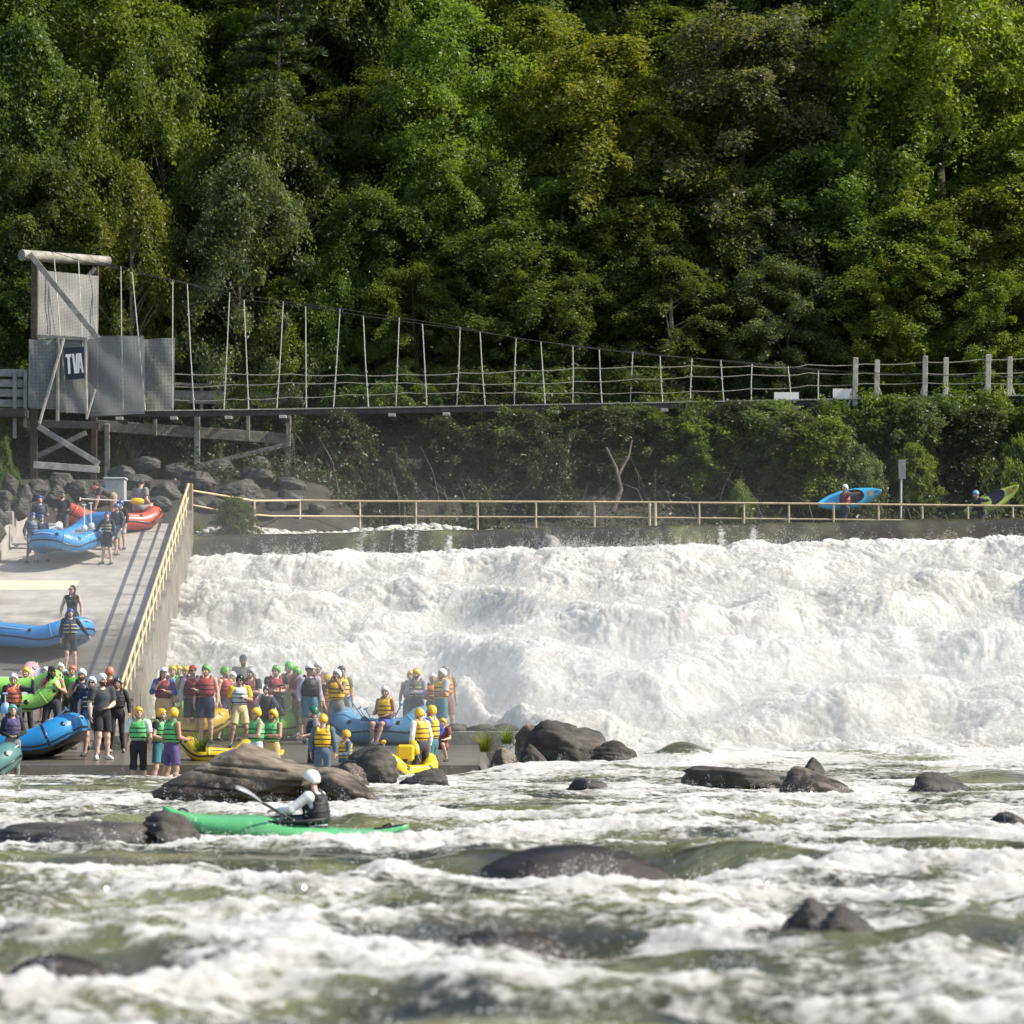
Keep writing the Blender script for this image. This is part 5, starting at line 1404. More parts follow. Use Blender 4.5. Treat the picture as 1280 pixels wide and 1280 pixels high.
def nets(Fd, lo, r):
    S_ = Fd < 0
    nx, ny, nz = Fd.shape
    cs = [(i, j, k) for i in (0, 1) for j in (0, 1) for k in (0, 1)]
    cnt = sum(S_[i:nx - 1 + i, j:ny - 1 + j, k:nz - 1 + k].astype(np.int8) for i, j, k in cs)
    act = (cnt > 0) & (cnt < 8)
    I = np.argwhere(act)
    idx = np.full(act.shape, -1, np.int32); idx[tuple(I.T)] = np.arange(len(I))
    val = {c: Fd[I[:, 0] + c[0], I[:, 1] + c[1], I[:, 2] + c[2]] for c in cs}
    acc = np.zeros((len(I), 3)); num = np.zeros(len(I))
    for a in cs:
        for ax in range(3):
            if a[ax]: continue
            b = list(a); b[ax] = 1; b = tuple(b)
            va, vb = val[a], val[b]; m = (va < 0) != (vb < 0)
            t = np.where(m, va / np.where(m, va - vb, 1), 0)
            p = np.tile(np.array(a, float), (len(I), 1)); p[:, ax] = t
            acc += p * m[:, None]; num += m
    V = lo + r * (I + acc / num[:, None])
    faces = []
    for ax in range(3):
        u, v = [(1, 2), (2, 0), (0, 1)][ax]
        s0 = [slice(None)] * 3; s1 = [slice(None)] * 3
        s0[ax] = slice(0, Fd.shape[ax] - 1); s1[ax] = slice(1, None)
        A, B2 = S_[tuple(s0)], S_[tuple(s1)]
        E = np.argwhere(A != B2)
        E = E[(E[:, u] > 0) & (E[:, v] > 0) & (E[:, u] < Fd.shape[u] - 1) & (E[:, v] < Fd.shape[v] - 1)]
        if not len(E): continue
        def cell(du, dv):
            q = E.copy(); q[:, u] -= du; q[:, v] -= dv; return idx[tuple(q.T)]
        f = np.stack([cell(1, 1), cell(0, 1), cell(0, 0), cell(1, 0)], 1)
        fl = ~A[tuple(E.T)]
        f[fl] = f[fl][:, ::-1]
        faces.append(f)
    f = np.vstack(faces); f = f[(f >= 0).all(1)]
    return V, f

# ------------------------------------------------------------------ people
SKINS = {"fair": (.56, .36, .26), "tan": (.42, .25, .165), "brown": (.22, .125, .08), "pale": (.62, .43, .33)}
HAIRS = {"dark": (.022, .015, .010), "brown": (.075, .045, .025), "blond": (.30, .20, .09), "grey": (.22, .21, .20)}
CLOTH = {"black": (.014, .014, .016), "charcoal": (.045, .048, .055), "grey": (.20, .20, .20), "lightgrey": (.40, .40, .40), "white": (.72, .71, .68), "navy": (.018, .028, .065), "blue": (.035, .085, .28), "royal": (.02, .05, .42), "teal": (.045, .17, .20), "sky": (.16, .36, .50), "purple": (.085, .06, .17), "lilac": (.36, .31, .38), "red": (.30, .04, .035), "maroon": (.20, .022, .035), "salmon": (.62, .17, .09), "orange": (.62, .22, .03), "yellow": (.72, .42, .02), "green": (.10, .44, .14), "lime": (.10, .40, .05), "darkgreen": (.02, .12, .07), "khaki": (.30, .25, .15), "tan": (.50, .36, .16), "straw": (.62, .52, .26), "olive": (.14, .13, .06), "pattern": (.52, .58, .60), "slate": (.09, .13, .18), "brownred": (.22, .07, .06), "jade": (.10, .36, .30)}
def cloth(c): return mat("cloth_" + c, CLOTH[c], .85, .16, 9, .18, 22, sheen=.1)
def foamcl(c): return mat("vest_" + c, CLOTH[c], .6, .12, 9, .12, 20)
def shell(c): return mat("helmet_" + c, CLOTH[c], .28, .06, 5, coat=.3)
def hairm(c): return mat("hair_" + c, HAIRS[c], .6, .4, 30, .5, 60)
SKINM = bpy.data.materials.new("skin"); SKINM.use_nodes = True
_n, _l = SKINM.node_tree.nodes, SKINM.node_tree.links
_a = _n.new("ShaderNodeAttribute"); _a.attribute_name = "tone"; _nz = _n.new("ShaderNodeTexNoise"); _nz.inputs["Scale"].default_value = 14; _tc = _n.new("ShaderNodeTexCoord"); _l.new(_tc.outputs["Object"], _nz.inputs["Vector"])
_mx = _n.new("ShaderNodeMix"); _mx.data_type = 'RGBA'; _mx.blend_type = 'MULTIPLY'; _mr = _n.new("ShaderNodeMapRange"); _mr.inputs[3].default_value = 0; _mr.inputs[4].default_value = .5
_l.new(_nz.outputs["Fac"], _mr.inputs[0]); _l.new(_mr.outputs[0], _mx.inputs[0]); _l.new(_a.outputs["Color"], _mx.inputs[6]); _mx.inputs[7].default_value = (.85, .75, .7, 1)
_b = _n["Principled BSDF"]; _l.new(_mx.outputs[2], _b.inputs["Base Color"]); _b.inputs["Roughness"].default_value = .5
_b.inputs["Subsurface Weight"].default_value = .15; _b.inputs["Subsurface Radius"].default_value = (1, .4, .2); _b.inputs["Subsurface Scale"].default_value = .02

def vv(*a): return np.array(a, float)
ARM = {  # elbow, wrist, hand direction, palm normal -- for the arm on +x
    "down": (vv(.255, .02, 1.165), vv(.265, -.05, .915), vv(0, -.15, -1)),
    "loose": (vv(.275, .03, 1.17), vv(.305, -.08, .93), vv(.05, -.3, -1)),
    "clasp": (vv(.25, -.01, 1.165), vv(.07, -.20, 1.06), vv(-.9, -.2, -.25)),
    "cross": (vv(.245, -.07, 1.175), vv(.0, -.215, 1.17), vv(-1, .05, .12)),
    "cross2": (vv(.245, -.07, 1.175), vv(.0, -.165, 1.215), vv(-1, .15, .1)),
    "hip": (vv(.40, .06, 1.19), vv(.205, -.04, 1.02), vv(-.75, .1, -.5)),
    "strap": (vv(.29, -.03, 1.175), vv(.11, -.215, 1.31), vv(-.35, -.1, .85)),
    "chest": (vv(.27, -.05, 1.165), vv(.09, -.22, 1.19), vv(-.8, -.1, .4)),
    "face": (vv(.22, -.23, 1.27), vv(.07, -.19, 1.50), vv(-.3, .1, .9)),
    "camera": (vv(.25, -.12, 1.2), vv(.08, -.26, 1.36), vv(-.5, -.2, .6)),
    "fore": (vv(.25, -.02, 1.165), vv(.20, -.27, 1.11), vv(-.2, -1, .05)),
    "reach": (vv(.26, -.17, 1.24), vv(.20, -.40, 1.18), vv(0, -1, -.1)),
    "side": (vv(.35, .0, 1.20), vv(.50, -.03, 1.02), vv(.6, -.1, -.7)),
    "lift": (vv(.40, -.06, 1.36), vv(.46, -.12, 1.60), vv(-.1, 0, 1)),
    "hang": (vv(.22, -.25, 1.30), vv(.20, -.42, 1.12), vv(0, -.4, -.9)),
    "shoulder": (vv(.38, -.04, 1.40), vv(.60, -.08, 1.40), vv(1, 0, .0)),
    "paddleL": (vv(.30, -.20, 1.30), vv(.20, -.46, 1.32), vv(-.2, -.9, .2)),
    "paddleR": (vv(.28, -.16, 1.18), vv(.16, -.40, 1.14), vv(-.3, -.9, .1)),
}
class Body:
    def __init__(s, sex="m", legs="stand", arms=("down", "down"), bulk=1.0, lean=0.0, head=(0, 0), twist=0.0):
        s.sex, s.bulk = sex, bulk; f = sex == "f"
        s.sw = (.172 if f else .192) * (.6 + .4 * bulk); s.hw = .098 if f else .094
        s.legs = {}
        for sd in (1, -1):
            hip = vv(sd * s.hw, 0, .90)
            if legs == "stand": kn, an, to = vv(sd * .105, -.01, .48), vv(sd * .115, .03, .085), vv(sd * .15, -.13, .03)
            elif legs == "shift": kn, an, to = (vv(.12, -.02, .48), vv(.15, .03, .085), vv(.19, -.12, .03)) if sd > 0 else (vv(-.09, -.08, .49), vv(-.13, -.05, .085), vv(-.18, -.20, .03))
            elif legs == "wide": kn, an, to = vv(sd * .16, -.03, .48), vv(sd * .21, .03, .085), vv(sd * .27, -.12, .03)
            elif legs == "walk": kn, an, to = (vv(.10, -.13, .50), vv(.10, -.16, .10), vv(.11, -.33, .05)) if sd > 0 else (vv(-.10, -.01, .48), vv(-.10, .20, .11), vv(-.11, .06, .03))
            elif legs == "sit": hip = vv(sd * s.hw, .12, .62); kn, an, to = vv(sd * .13, -.30, .60), vv(sd * .10 - .04, -.26 - .12 * (sd > 0), .20), vv(sd * .10 - .05, -.42 - .1 * (sd > 0), .12)
            elif legs == "crouch": hip = vv(sd * s.hw, .05, .45); kn, an, to = vv(sd * .2, -.32, .52), vv(sd * .17, -.02, .085), vv(sd * .19, -.2, .03)
            elif legs == "kayak": hip = vv(sd * s.hw, 0, .14); kn, an, to = vv(sd * .20, -.44, .22), vv(sd * .16, -.86, .10), vv(sd * .17, -.96, .2)
            s.legs[sd] = (hip, kn, an, to)
        s.dz = {"sit": -.28, "crouch": -.45, "kayak": -.76}.get(legs, 0.0); s.dy = .12 if legs == "sit" else .05 if legs == "crouch" else 0
        piv = vv(0, s.dy, .92 + s.dz); cl, sl_ = math.cos(R(lean)), math.sin(R(lean)); ct, st_ = math.cos(R(twist)), math.sin(R(twist))
        Rm = np.array([[1, 0, 0], [0, cl, -sl_], [0, sl_, cl]]) @ np.array([[ct, -st_, 0], [st_, ct, 0], [0, 0, 1]])
        s.Rm = Rm
        def U(p): return piv + Rm @ (vv(p[0], p[1] + s.dy, p[2] + s.dz) - piv)
        s.U = U
        yaw, tilt = R(head[0]), R(head[1])
        hc = U((0, -.012, 1.535))
        cy_, sy_, cp, sp = math.cos(yaw), math.sin(yaw), math.cos(tilt), math.sin(tilt)
        s.Hm = (Rm if lean < 30 else np.eye(3)) @ np.array([[cy_, -sy_, 0], [sy_, cy_, 0], [0, 0, 1]]) @ np.array([[1, 0, 0], [0, cp, -sp], [0, sp, cp]])
        s.hc = hc
        def Hd(p): return hc + s.Hm @ vv(*p)          # head coordinates: origin at the chin's hinge; crown at z .215
        s.Hd = Hd
        s.arms = {}
        for sd, nm in ((1, arms[0]), (-1, arms[1])):
            sh = U((sd * s.sw, .0, 1.425)); e, w_, hd = ARM[nm]
            e, w_, hd = e * vv(sd, 1, 1), w_ * vv(sd, 1, 1), hd * vv(sd, 1, 1)
            E_, W_ = U(e), U(w_); D_ = Rm @ hd
            if nm == "hang": E_, W_, D_ = sh + vv(0, -.04, -.27), sh + vv(0, -.10, -.52), vv(0, -.2, -1)
            v1 = E_ - sh; E_ = sh + v1 / np.linalg.norm(v1) * .285
            v2 = W_ - E_; W_ = E_ + v2 / np.linalg.norm(v2) * .255
            s.arms[sd] = (sh, E_, W_, D_ / np.linalg.norm(D_))
    def torso(s, g, t=0.0, k=.05, belly=True):
        U, b = s.U, s.bulk; rm = s.Rm; f = s.sex == "f"
        g.ell(U((0, .005, .93)), vv(.158 + .012 * f + t, .112 + t, .125 + t), k, rm)
        g.ell(U((0, 0, 1.08)), vv((.128 if f else .14) * b + t, .095 * b + t, .15 + t), k, rm)
        g.ell(U((0, .005, 1.285)), vv((.150 if f else .165) * (.5 + .5 * b) + t, .11 * b + t, .175 + t), k, rm)
        if f:
            for sd in (1, -1): g.ell(U((sd * .07, -.085, 1.27)), vv(.062 + t, .055 + t, .06 + t), .03, rm)
        g.cone(U((s.sw * .92, 0, 1.415)), U((-s.sw * .92, 0, 1.415)), .056 + t, .056 + t, k)
    def arm_cones(s, g, t=0.0, upto=9.0, k=.025, flat=None):
        for sd in (1, -1):
            sh, e, w_, hd = s.arms[sd]; b = s.bulk
            if upto <= 1: g.cone(sh, sh + (e - sh) * upto, .058 * b + t, .05 * b + t, k, 'b'); continue
            g.cone(sh, e, .056 * b + t, .042 * b + t, k)
            if upto <= 2: g.cone(e, e + (w_ - e) * (upto - 1), .042 * b + t, .036 * b + t, k, 'b')
            else: g.cone(e, e + (w_ - e) * .35, .041 * b + t, .043 * b + t, k); g.cone(e + (w_ - e) * .35, w_, .043 * b + t, .027 + t, k)
    def leg_cones(s, g, t=0.0, upto=9.0, k=.03, r1=None, flare=0.0):
        for sd in (1, -1):
            hip, kn, an, to = s.legs[sd]; b = .5 + .5 * s.bulk
            if upto <= 1: g.cone(hip, hip + (kn - hip) * upto, .088 * b + t, (.088 - .03 * upto) * b + t + flare, k, 'b'); continue
            g.cone(hip, kn, .086 * b + t, .056 * b + t, k)
            c = kn + (an - kn) * .32
            if upto <= 2: g.cone(kn, kn + (an - kn) * (upto - 1), .056 * b + t + flare, .05 * b + t + flare, k, 'b'); continue
            g.cone(kn, c + vv(0, .015, 0), .053 * b + t, .056 * b + t, k); g.cone(c + vv(0, .015, 0), an, .056 * b + t, .036 + t, k)
    def body(s, res=.013, tone="fair", beard=None, hair="dark", fingers=.0098):
        g = SDF(res); s.torso(g); s.leg_cones(g); s.arm_cones(g); U, Hd = s.U, s.Hd
        for sd in (1, -1):
            hip, kn, an, to = s.legs[sd]
            heel = an + vv(0, .035, -.045); g.cone(heel, an + (to - an) * .5 + vv(0, 0, -.01), .034, .036, .02); g.cone(an + (to - an) * .5 + vv(0, 0, -.01), to, .036, .026, .02); g.cone(an, heel, .036, .03, .02)
            sh, e, w_, hd = s.arms[sd]
            ln = np.cross(hd, vv(sd, .3, .2)); 
            fa = (w_ - e) / np.linalg.norm(w_ - e)
            wid = vv(0, -1, 0) if abs(hd[1]) < .6 else vv(sd, 0, 0)
            wid = wid - hd * (wid @ hd); wid /= np.linalg.norm(wid); pn = np.cross(hd, wid); pn /= np.linalg.norm(pn)
            inward = vv(-sd, -.3, 0); pn = pn if pn @ inward > 0 else -pn
            p0 = w_ + hd * .015; p1 = w_ + hd * .085
            for o in (-.025, -.008, .009, .026): g.cone(p0 + wid * o * .6, p1 + wid * o, .015, .0135, .014)
            for j, (o, L) in enumerate(((.029, .070), (.010, .080), (-.010, .075), (-.028, .058))):
                b0 = p1 + wid * o * .95; b1 = b0 + (hd + wid * o * 3 + pn * .25) * L * .5; b2 = b1 + (hd * .8 + wid * o * 3 + pn * .75) * L * .5
                g.cone(b0, b1, fingers, fingers * .95, .004); g.cone(b1, b2, fingers * .95, fingers * .8, .004)
            th0 = w_ + hd * .03 + wid * .022; th1 = th0 + (hd * .6 + wid * .75 + pn * .35) * .038; th2 = th1 + (hd * .95 + wid * .2 + pn * .4) * .032
            g.cone(th0, th1, .013, .0115, .008); g.cone(th1, th2, .0115, .0095, .004)
        g.cone(U((0, .012, 1.43)), Hd((0, .015, .03)), .058 if s.sex == "m" else .05, .052, .03)
        hm = s.Hm
        g.ell(Hd((0, .012, .118)), vv(.074, .094, .098), .02, hm)
        g.ell(Hd((0, -.022, .055)), vv(.060, .068, .072), .03, hm)
        g.ell(Hd((0, -.068, .005)), vv(.026, .022, .020), .03, hm)
        g.cone(Hd((0, -.088, .10)), Hd((0, -.112, .063)), .011, .016, .012)
        g.ell(Hd((0, -.086, .112)), vv(.05, .014, .012), .015, hm)
        g.ell(Hd((0, -.090, .030)), vv(.026, .010, .012), .01, hm)
        for sd in (1, -1):
            g.ell(Hd((sd * .077, .012, .085)), vv(.010, .020, .032), .008, hm); g.ell(Hd((sd * .042, -.07, .062)), vv(.022, .018, .02), .02, hm)
        V, Fc = g.mesh()
        q = (V - s.hc) @ hm; sk = np.array(SKINS[tone]); c = np.tile(sk, (len(V), 1))
        def paint(m, col, a=1.0): c[m] = c[m] * (1 - a) + np.array(col) * a
        x, y, z = q.T; front = (y < -.03) & (z > -.05) & (z < .25) & (np.abs(x) < .1)
        for sd in (1, -1):
            paint(front & (((x - sd * .031) / .019) ** 2 + ((z - .094) / .011) ** 2 < 1), (.42, .36, .33)); paint(front & (((x - sd * .031) / .010) ** 2 + ((z - .094) / .010) ** 2 < 1), (.02, .015, .01))
            paint(front & (((x - sd * .033) / .024) ** 2 + ((z - .117) / .007) ** 2 < 1), HAIRS[hair], .8)
        paint(front & ((x / .027) ** 2 + ((z - .029) / .008) ** 2 < 1) & (y < -.07), sk * np.array([.75, .45, .45]))
        if beard: paint((z < .052 - .2 * np.maximum(0, .02 - np.abs(x))) & (z > -.035) & (y < .0) & ~((np.abs(x) < .02) & (np.abs(z - .03) < .008)) & ~((np.abs(x) > .045) & (y > -.02) & (z < .0)), HAIRS[beard], .88)
        return np_mesh("body", V, Fc, True, {"tone": c})
def sd_obj(name, g, m, parent):
    V, f = g.mesh() if isinstance(g, SDF) else g
    return link(name, np_mesh(name, V, f, True), m, parent)
def helmet_parts(B, col, par, kind="helmet", res=.011):
    Hd, hm = B.Hd, B.Hm
    g = SDF(res); g.ell(Hd((0, .012, .128)), vv(.098, .120, .116), .02, hm)
    for sd in (1, -1): g.ell(Hd((sd * .078, .030, .095)), vv(.026, .05, .062), .03, hm)
    g.ell(Hd((0, .075, .09)), vv(.07, .05, .06), .03, hm)
    g.cut(Hd((0, -.06, .128)), hm @ vv(0, -.72, -.70)); g.cut(Hd((0, 0, .045)), hm @ vv(0, 0, -1))
    h = sd_obj("helmet", g, shell(col), par)
    mb = MB()
    for sd in (1, -1): mb.tube([Hd((sd * .082, .01, .06)), Hd((sd * .066, -.045, .0)), Hd((0, -.07, -.022))], .007, 5)
    mb.build("chin_strap", BLACKP, h)
    mb = MB()
    for sx_ in (-.03, .03):
        for yy_ in (-.02, .03): mb.lathe([(.001, .004), (.009, .003), (.010, -.006)], Hd((sx_, yy_, .241 - abs(yy_) * .15)), 8, Matrix(hm.tolist()))
    mb.build("vent", BLACKP, h)
    return h
def person(label, px, ytop, D, yaw=0, sex="m", legs="stand", arms=("down", "down"), bulk=1.0, lean=0, head=(0, 0), tone="fair", hair="dark", hairstyle="short", beard=None, helmet=None, cap=None, glasses=False, shirt=None, sleeve=.62, bottom=("shorts", "black"), vest=None, straps="black", shoes="charcoal", feet=None, res=.0145, group=None, cat="person", feature=None, twist=0, scale=None, x_off=0):
    x = (px - 640) / sc(D)
    top = P(px, ytop, D).z
    fz = walk_z(x, D) if feet is None else feet
    rp_ = random.Random(int(px * 13 + ytop * 7))
    if head == (0, 0): head = (rp_.uniform(-28, 28), rp_.uniform(-6, 12))
    if lean == 0: lean = rp_.uniform(-3, 5)
    if legs == 'stand': legs = rp_.choice(('stand', 'shift', 'shift', 'wide'))
    B = Body(sex, legs, arms, bulk, lean, head, twist)
    tall = B.Hd((0, .012, .215))[2] + (.026 if helmet else .012)
    k = scale or (top - fz) / tall
    if not .70 < k < 1.14: print("NOTE scale", round(k, 2), label)
    if scale: fz = top - tall * k
    o = empty("person", label, cat, (x, D, fz), (0, 0, R(yaw)), group)
    o.scale = (k * .5 + .5 * min(k, 1.03),) * 2 + (k,)
    if k < .8: o.scale = (k, k, k)
    link("body", B.body(res, tone, beard, hair), SKINM, o)
    U, Hd, hm, rm = B.U, B.Hd, B.Hm, B.Rm
    up = rm @ vv(0, 0, 1)
    r2 = res
    low = legs in ("sit", "crouch", "kayak")
    if bottom:
        kind, col = bottom
        g = SDF(r2)
        t = .016 if kind != "tight" else .007
        g.ell(U((0, .005, .93)), vv(.165 + t, .118 + t, .12 + t), .05, rm); g.ell(U((0, 0, 1.0)), vv(.15 * bulk + t, .105 * bulk + t, .1), .05, rm)
        g.cut(U((0, 0, 1.035)), up)
        if kind == "shorts": B.leg_cones(g, t, .78, .012, flare=.016)
        elif kind == "long": B.leg_cones(g, t, 1.25, .012, flare=.018)
        else: B.leg_cones(g, t, 2.97 if kind != "tight" else 9.0, .03)
        nm = {"shorts": "shorts", "long": "shorts"}.get(kind, "trousers" if kind != "tight" else "leggings")
        b = sd_obj(nm, g, cloth(col), o)
    if shirt:
        g = SDF(r2); t = .012
        B.torso(g, t)
        if sleeve > 0: B.arm_cones(g, t + (.012 if sleeve <= 1 else 0), sleeve, .03)
        g.sub(U((0, -.05, 1.50)), U((0, .03, 1.56)), .075)
        g.cut(U((0, 0, .93)), -up)
        sd_obj("shirt", g, cloth(shirt), o)
    if vest:
        t = .05
        g = SDF(.0135)
        g.ell(U((0, -.005, 1.16)), vv(.165 * bulk + t * .55, .115 * bulk + t, .20), .05, rm); g.ell(U((0, -.003, 1.28)), vv(.172 * (.5 + .5 * bulk) + t * .5, .118 * bulk + t, .19), .05, rm)
        for sd in (1, -1): g.cone(U((sd * .105, -.085, 1.38)), U((sd * .112, .02, 1.492)), .042, .03, .03); g.cone(U((sd * .112, .02, 1.492)), U((sd * .105, .10, 1.38)), .03, .042, .03)
        for sd in (1, -1): g.sub(U((sd * .25, -.03, 1.40)), U((sd * .25, .03, 1.30)), .085)
        for sd in (1, -1): g.sub(U((sd * .34, -.0, 1.40)), U((sd * .22, -.0, 1.385)), .075)
        g.sub(U((0, -.20, 1.50)), U((0, .20, 1.53)), .062)
        for zz in (1.155, 1.265): g.sub(U((.12, -.185 * (.4 + .6 * bulk) - .01, zz)), U((-.12, -.185 * (.4 + .6 * bulk) - .01, zz)), .013)
        g.cut(U((0, 0, 1.045)), -up)
        v = sd_obj("life_vest", g, foamcl(vest), o)
        g = SDF(.011)
        g.ell(U((0, -.005, 1.16)), vv(.165 * bulk + t * .55 + .007, .115 * bulk + t + .008, .207), .05, rm); g.ell(U((0, -.003, 1.28)), vv(.172 * (.5 + .5 * bulk) + t * .5 + .007, .118 * bulk + t + .008, .197), .05, rm)
        X0 = g.mesh
        def bands():
            out = []
            for zz in (1.095, 1.205, 1.30):
                h = SDF(.010); h.p = list(g.p); h.cut(U((0, 0, zz + .013)), up); h.cut(U((0, 0, zz - .013)), -up)
                for sd in (1, -1): h.sub(U((sd * .25, -.03, 1.40)), U((sd * .25, .03, 1.30)), .09)
                out.append(h.mesh())
            return out
        vs, fs, nb = [], [], 0
        for V_, F_ in bands(): vs.append(V_); fs.append(F_ + nb); nb += len(V_)
        link("strap", np_mesh("strap", np.vstack(vs), np.vstack(fs), True), cloth(straps) if straps != "black" else BLACKP, v)
        mb = MB()
        for zz in (1.095, 1.205, 1.30): mb.box(U((0, -.118 * bulk - t - .012, zz)), (.05, .022, .034), Matrix(rm.tolist()), .004)
        mb.build("buckle", mat("buckle_plastic", (.05, .05, .05), .4), v)
    if shoes:
        g = SDF(.012)
        for sd in (1, -1):
            hip, kn, an, to = B.legs[sd]
            heel = an + vv(0, .035, -.045); mid = an + (to - an) * .5 + vv(0, 0, -.012)
            g.cone(heel, mid, .042, .043, .02); g.cone(mid, to, .043, .034, .02); g.cone(an + vv(0, .005, -.005), heel, .042, .038, .02)
            if not low: g.cut((0, 0, .002), (0, 0, -1))
        sd_obj("shoes", g, cloth(shoes), o)
    hs = hairstyle
    if hs and not (helmet and hs == "short"):
        g = SDF(.012)
        if not helmet:
            g.ell(Hd((0, .022, .128)), vv(.083, .098, .098), .02, hm)
            g.cut(Hd((0, -.058, .125)), hm @ vv(0, -.85, -.55)); 
        if hs == "long":
            for sd in (1, -1): g.cone(Hd((sd * .066, .03, .09)), Hd((sd * .085, .0, -.10)), .028, .026, .03); g.cone(Hd((sd * .085, .0, -.10)), U((sd * .09, -.10 if sex == "f" else -.07, 1.33)), .026, .016, .03)
            g.cone(Hd((0, .08, .08)), U((0, .10, 1.36)), .06, .05, .04)
        if hs == "bun": g.ell(Hd((0, .11, .16)), vv(.04, .04, .04), .02)
        if g.p: sd_obj("hair", g, hairm(hair), o)
    if beard and feature == "bigbeard":
        g = SDF(.011); g.ell(Hd((0, -.06, -.005)), vv(.05, .04, .05), .02, hm); g.cone(Hd((0, -.07, -.03)), Hd((0, -.075, -.075)), .03, .015, .03); sd_obj("beard", g, hairm(beard), o)
    if helmet: helmet_parts(B, helmet, o)
    if cap:
        g = SDF(.011); g.ell(Hd((0, .014, .132)), vv(.088, .106, .098), .02, hm); g.cut(Hd((0, 0, .138)), hm @ vv(0, -.12, -1))
        h = sd_obj("cap", g, cloth(cap), o)
        g = SDF(.009); g.ell(Hd((0, -.115, .140)), vv(.068, .062, .012), .01, hm); sd_obj("visor", g, cloth(cap), h)
    if glasses:
        mb = MB()
        for sd in (1, -1): mb.box(Hd((sd * .034, -.098, .094)), (.056, .012, .036), Matrix(hm.tolist()), .005); mb.bar(Hd((sd * .062, -.094, .097)), Hd((sd * .080, .01, .097)), .008)
        mb.box(Hd((0, -.10, .098)), (.02, .010, .010), Matrix(hm.tolist()), .002)
        mb.build("sunglasses", mat("dark_lens", (.006, .006, .007), .12, .1, 5), o)
    return o, B
# ------------------------------------------------------------------ everyone in the photo
def pp(px, yt, D, label, **k): return person(label, px, yt, D, **k)
G = "people of the rafting crowd"
# on the upper ramp
pp(49, 619, 99.9, "person in a blue helmet behind the left end of the carried blue raft", yaw=20, helmet="blue", shirt="charcoal", sleeve=9, vest="navy", bottom=("pants", "charcoal"), arms=("fore", "down"))
pp(77, 613, 100.4, "person in a dark cap and black jacket behind the carried blue raft", yaw=5, cap="charcoal", glasses=True, shirt="black", sleeve=9, bottom=("shorts", "charcoal"), arms=("fore", "fore"), beard="brown")
pp(39, 640, 98.0, "person in a blue helmet and grey shorts carrying the raft at the ramp's left wall", yaw=35, helmet="blue", shirt="charcoal", sleeve=9, vest="slate", bottom=("long", "grey"), arms=("side", "loose"), legs="walk", lean=4)
pp(51, 643, 98.2, "shorter person in a blue helmet tucked behind the one at the ramp's left wall", yaw=15, helmet="blue", shirt="navy", sleeve=9, bottom=("shorts", "charcoal"), arms=("fore", "down"))
pp(133, 639, 97.9, "person in a yellow strapped vest at the right front of the carried raft", yaw=-20, helmet="blue", shirt="black", sleeve=9, vest="navy", straps="straw", bottom=("shorts", "black"), arms=("down", "side"))
pp(145, 629, 98.9, "person in a blue helmet and grey shorts right of the carried raft", yaw=-35, helmet="blue", shirt="charcoal", sleeve=9, vest="charcoal", bottom=("shorts", "grey"), arms=("loose", "fore"), legs="walk")
pp(151, 625, 99.8, "person in a blue helmet furthest right beside the carried raft", yaw=-30, helmet="blue", shirt="black", sleeve=9, bottom=("shorts", "lightgrey"), arms=("down", "fore"))
pp(141, 602, 103.0, "stooping man in a dark shirt and khaki shorts bent over the red raft", yaw=-80, lean=64, arms=("hang", "hang"), shirt="charcoal", bottom=("shorts", "khaki"), hair="brown")
pp(173, 598, 103.2, "person in a plain grey shirt crouching beyond the right end of the red raft", yaw=150, lean=12, legs="crouch", arms=("fore", "fore"), shirt="grey", bottom=("shorts", "grey"), hair="brown")
# halfway down
pp(90, 731, 88.2, "woman with long dark hair in a black tank top walking down the ramp", sex="f", hairstyle="long", shirt="black", sleeve=0, bottom=("shorts", "black"), tone="fair", glasses=True, legs="walk", arms=("down", "loose"))
pp(88, 760, 86.0, "child in a blue helmet and black shorts standing by the raft on the wet ramp", yaw=8, helmet="blue", shirt="black", sleeve=9, vest="navy", straps="straw", bottom=("shorts", "black"), arms=("side", "down"), legs="shift")
# left cluster
pp(17, 880, 72.3, "woman in a pale helmet and purple vest standing in the shallows at the left", sex="f", helmet="jade", hairstyle="long", hair="brown", shirt="black", sleeve=9, vest="purple", bottom=("tight", "grey"), arms=("clasp", "clasp"), feet=-.14, yaw=12, bulk=.95)
pp(18, 841, 78.5, "person in a white helmet and orange vest under the pale green raft", helmet="white", shirt="charcoal", sleeve=9, vest="salmon", bottom=("pants", "charcoal"), arms=("lift", "down"))
pp(33, 833, 80.0, "person in a yellow helmet half hidden behind the pale green raft", helmet="yellow", shirt="slate", bottom=("pants", "charcoal"), arms=("fore", "fore"))
pp(57, 833, 81.3, "bare armed person in a white helmet just left of the long haired bearded man", helmet="white", shirt="olive", sleeve=0, vest="black", bottom=("shorts", "grey"), tone="tan", arms=("down", "down"))
pp(66, 832, 79.4, "shirtless long haired bearded man in a black cap gripping his maroon vest", cap="black", hairstyle="long", beard="dark", feature="bigbeard", vest="maroon", bottom=("pants", "charcoal"), tone="tan", arms=("strap", "strap"), bulk=1.1, glasses=True)
pp(76, 828, 80.4, "person in the topmost white helmet behind the long haired man", helmet="white", shirt="grey", bottom=("shorts", "charcoal"), tone="tan")
pp(81, 836, 80.4, "person in a white helmet and sunglasses with a pale blue sleeve", helmet="white", glasses=True, shirt="slate", sleeve=.7, vest="charcoal", bottom=("shorts", "pattern"), arms=("down", "cross"), yaw=10)
pp(91, 831, 80.2, "person in a red orange helmet and green shirt at the back of the left group", helmet="salmon", shirt="lime", bottom=("shorts", "charcoal"))
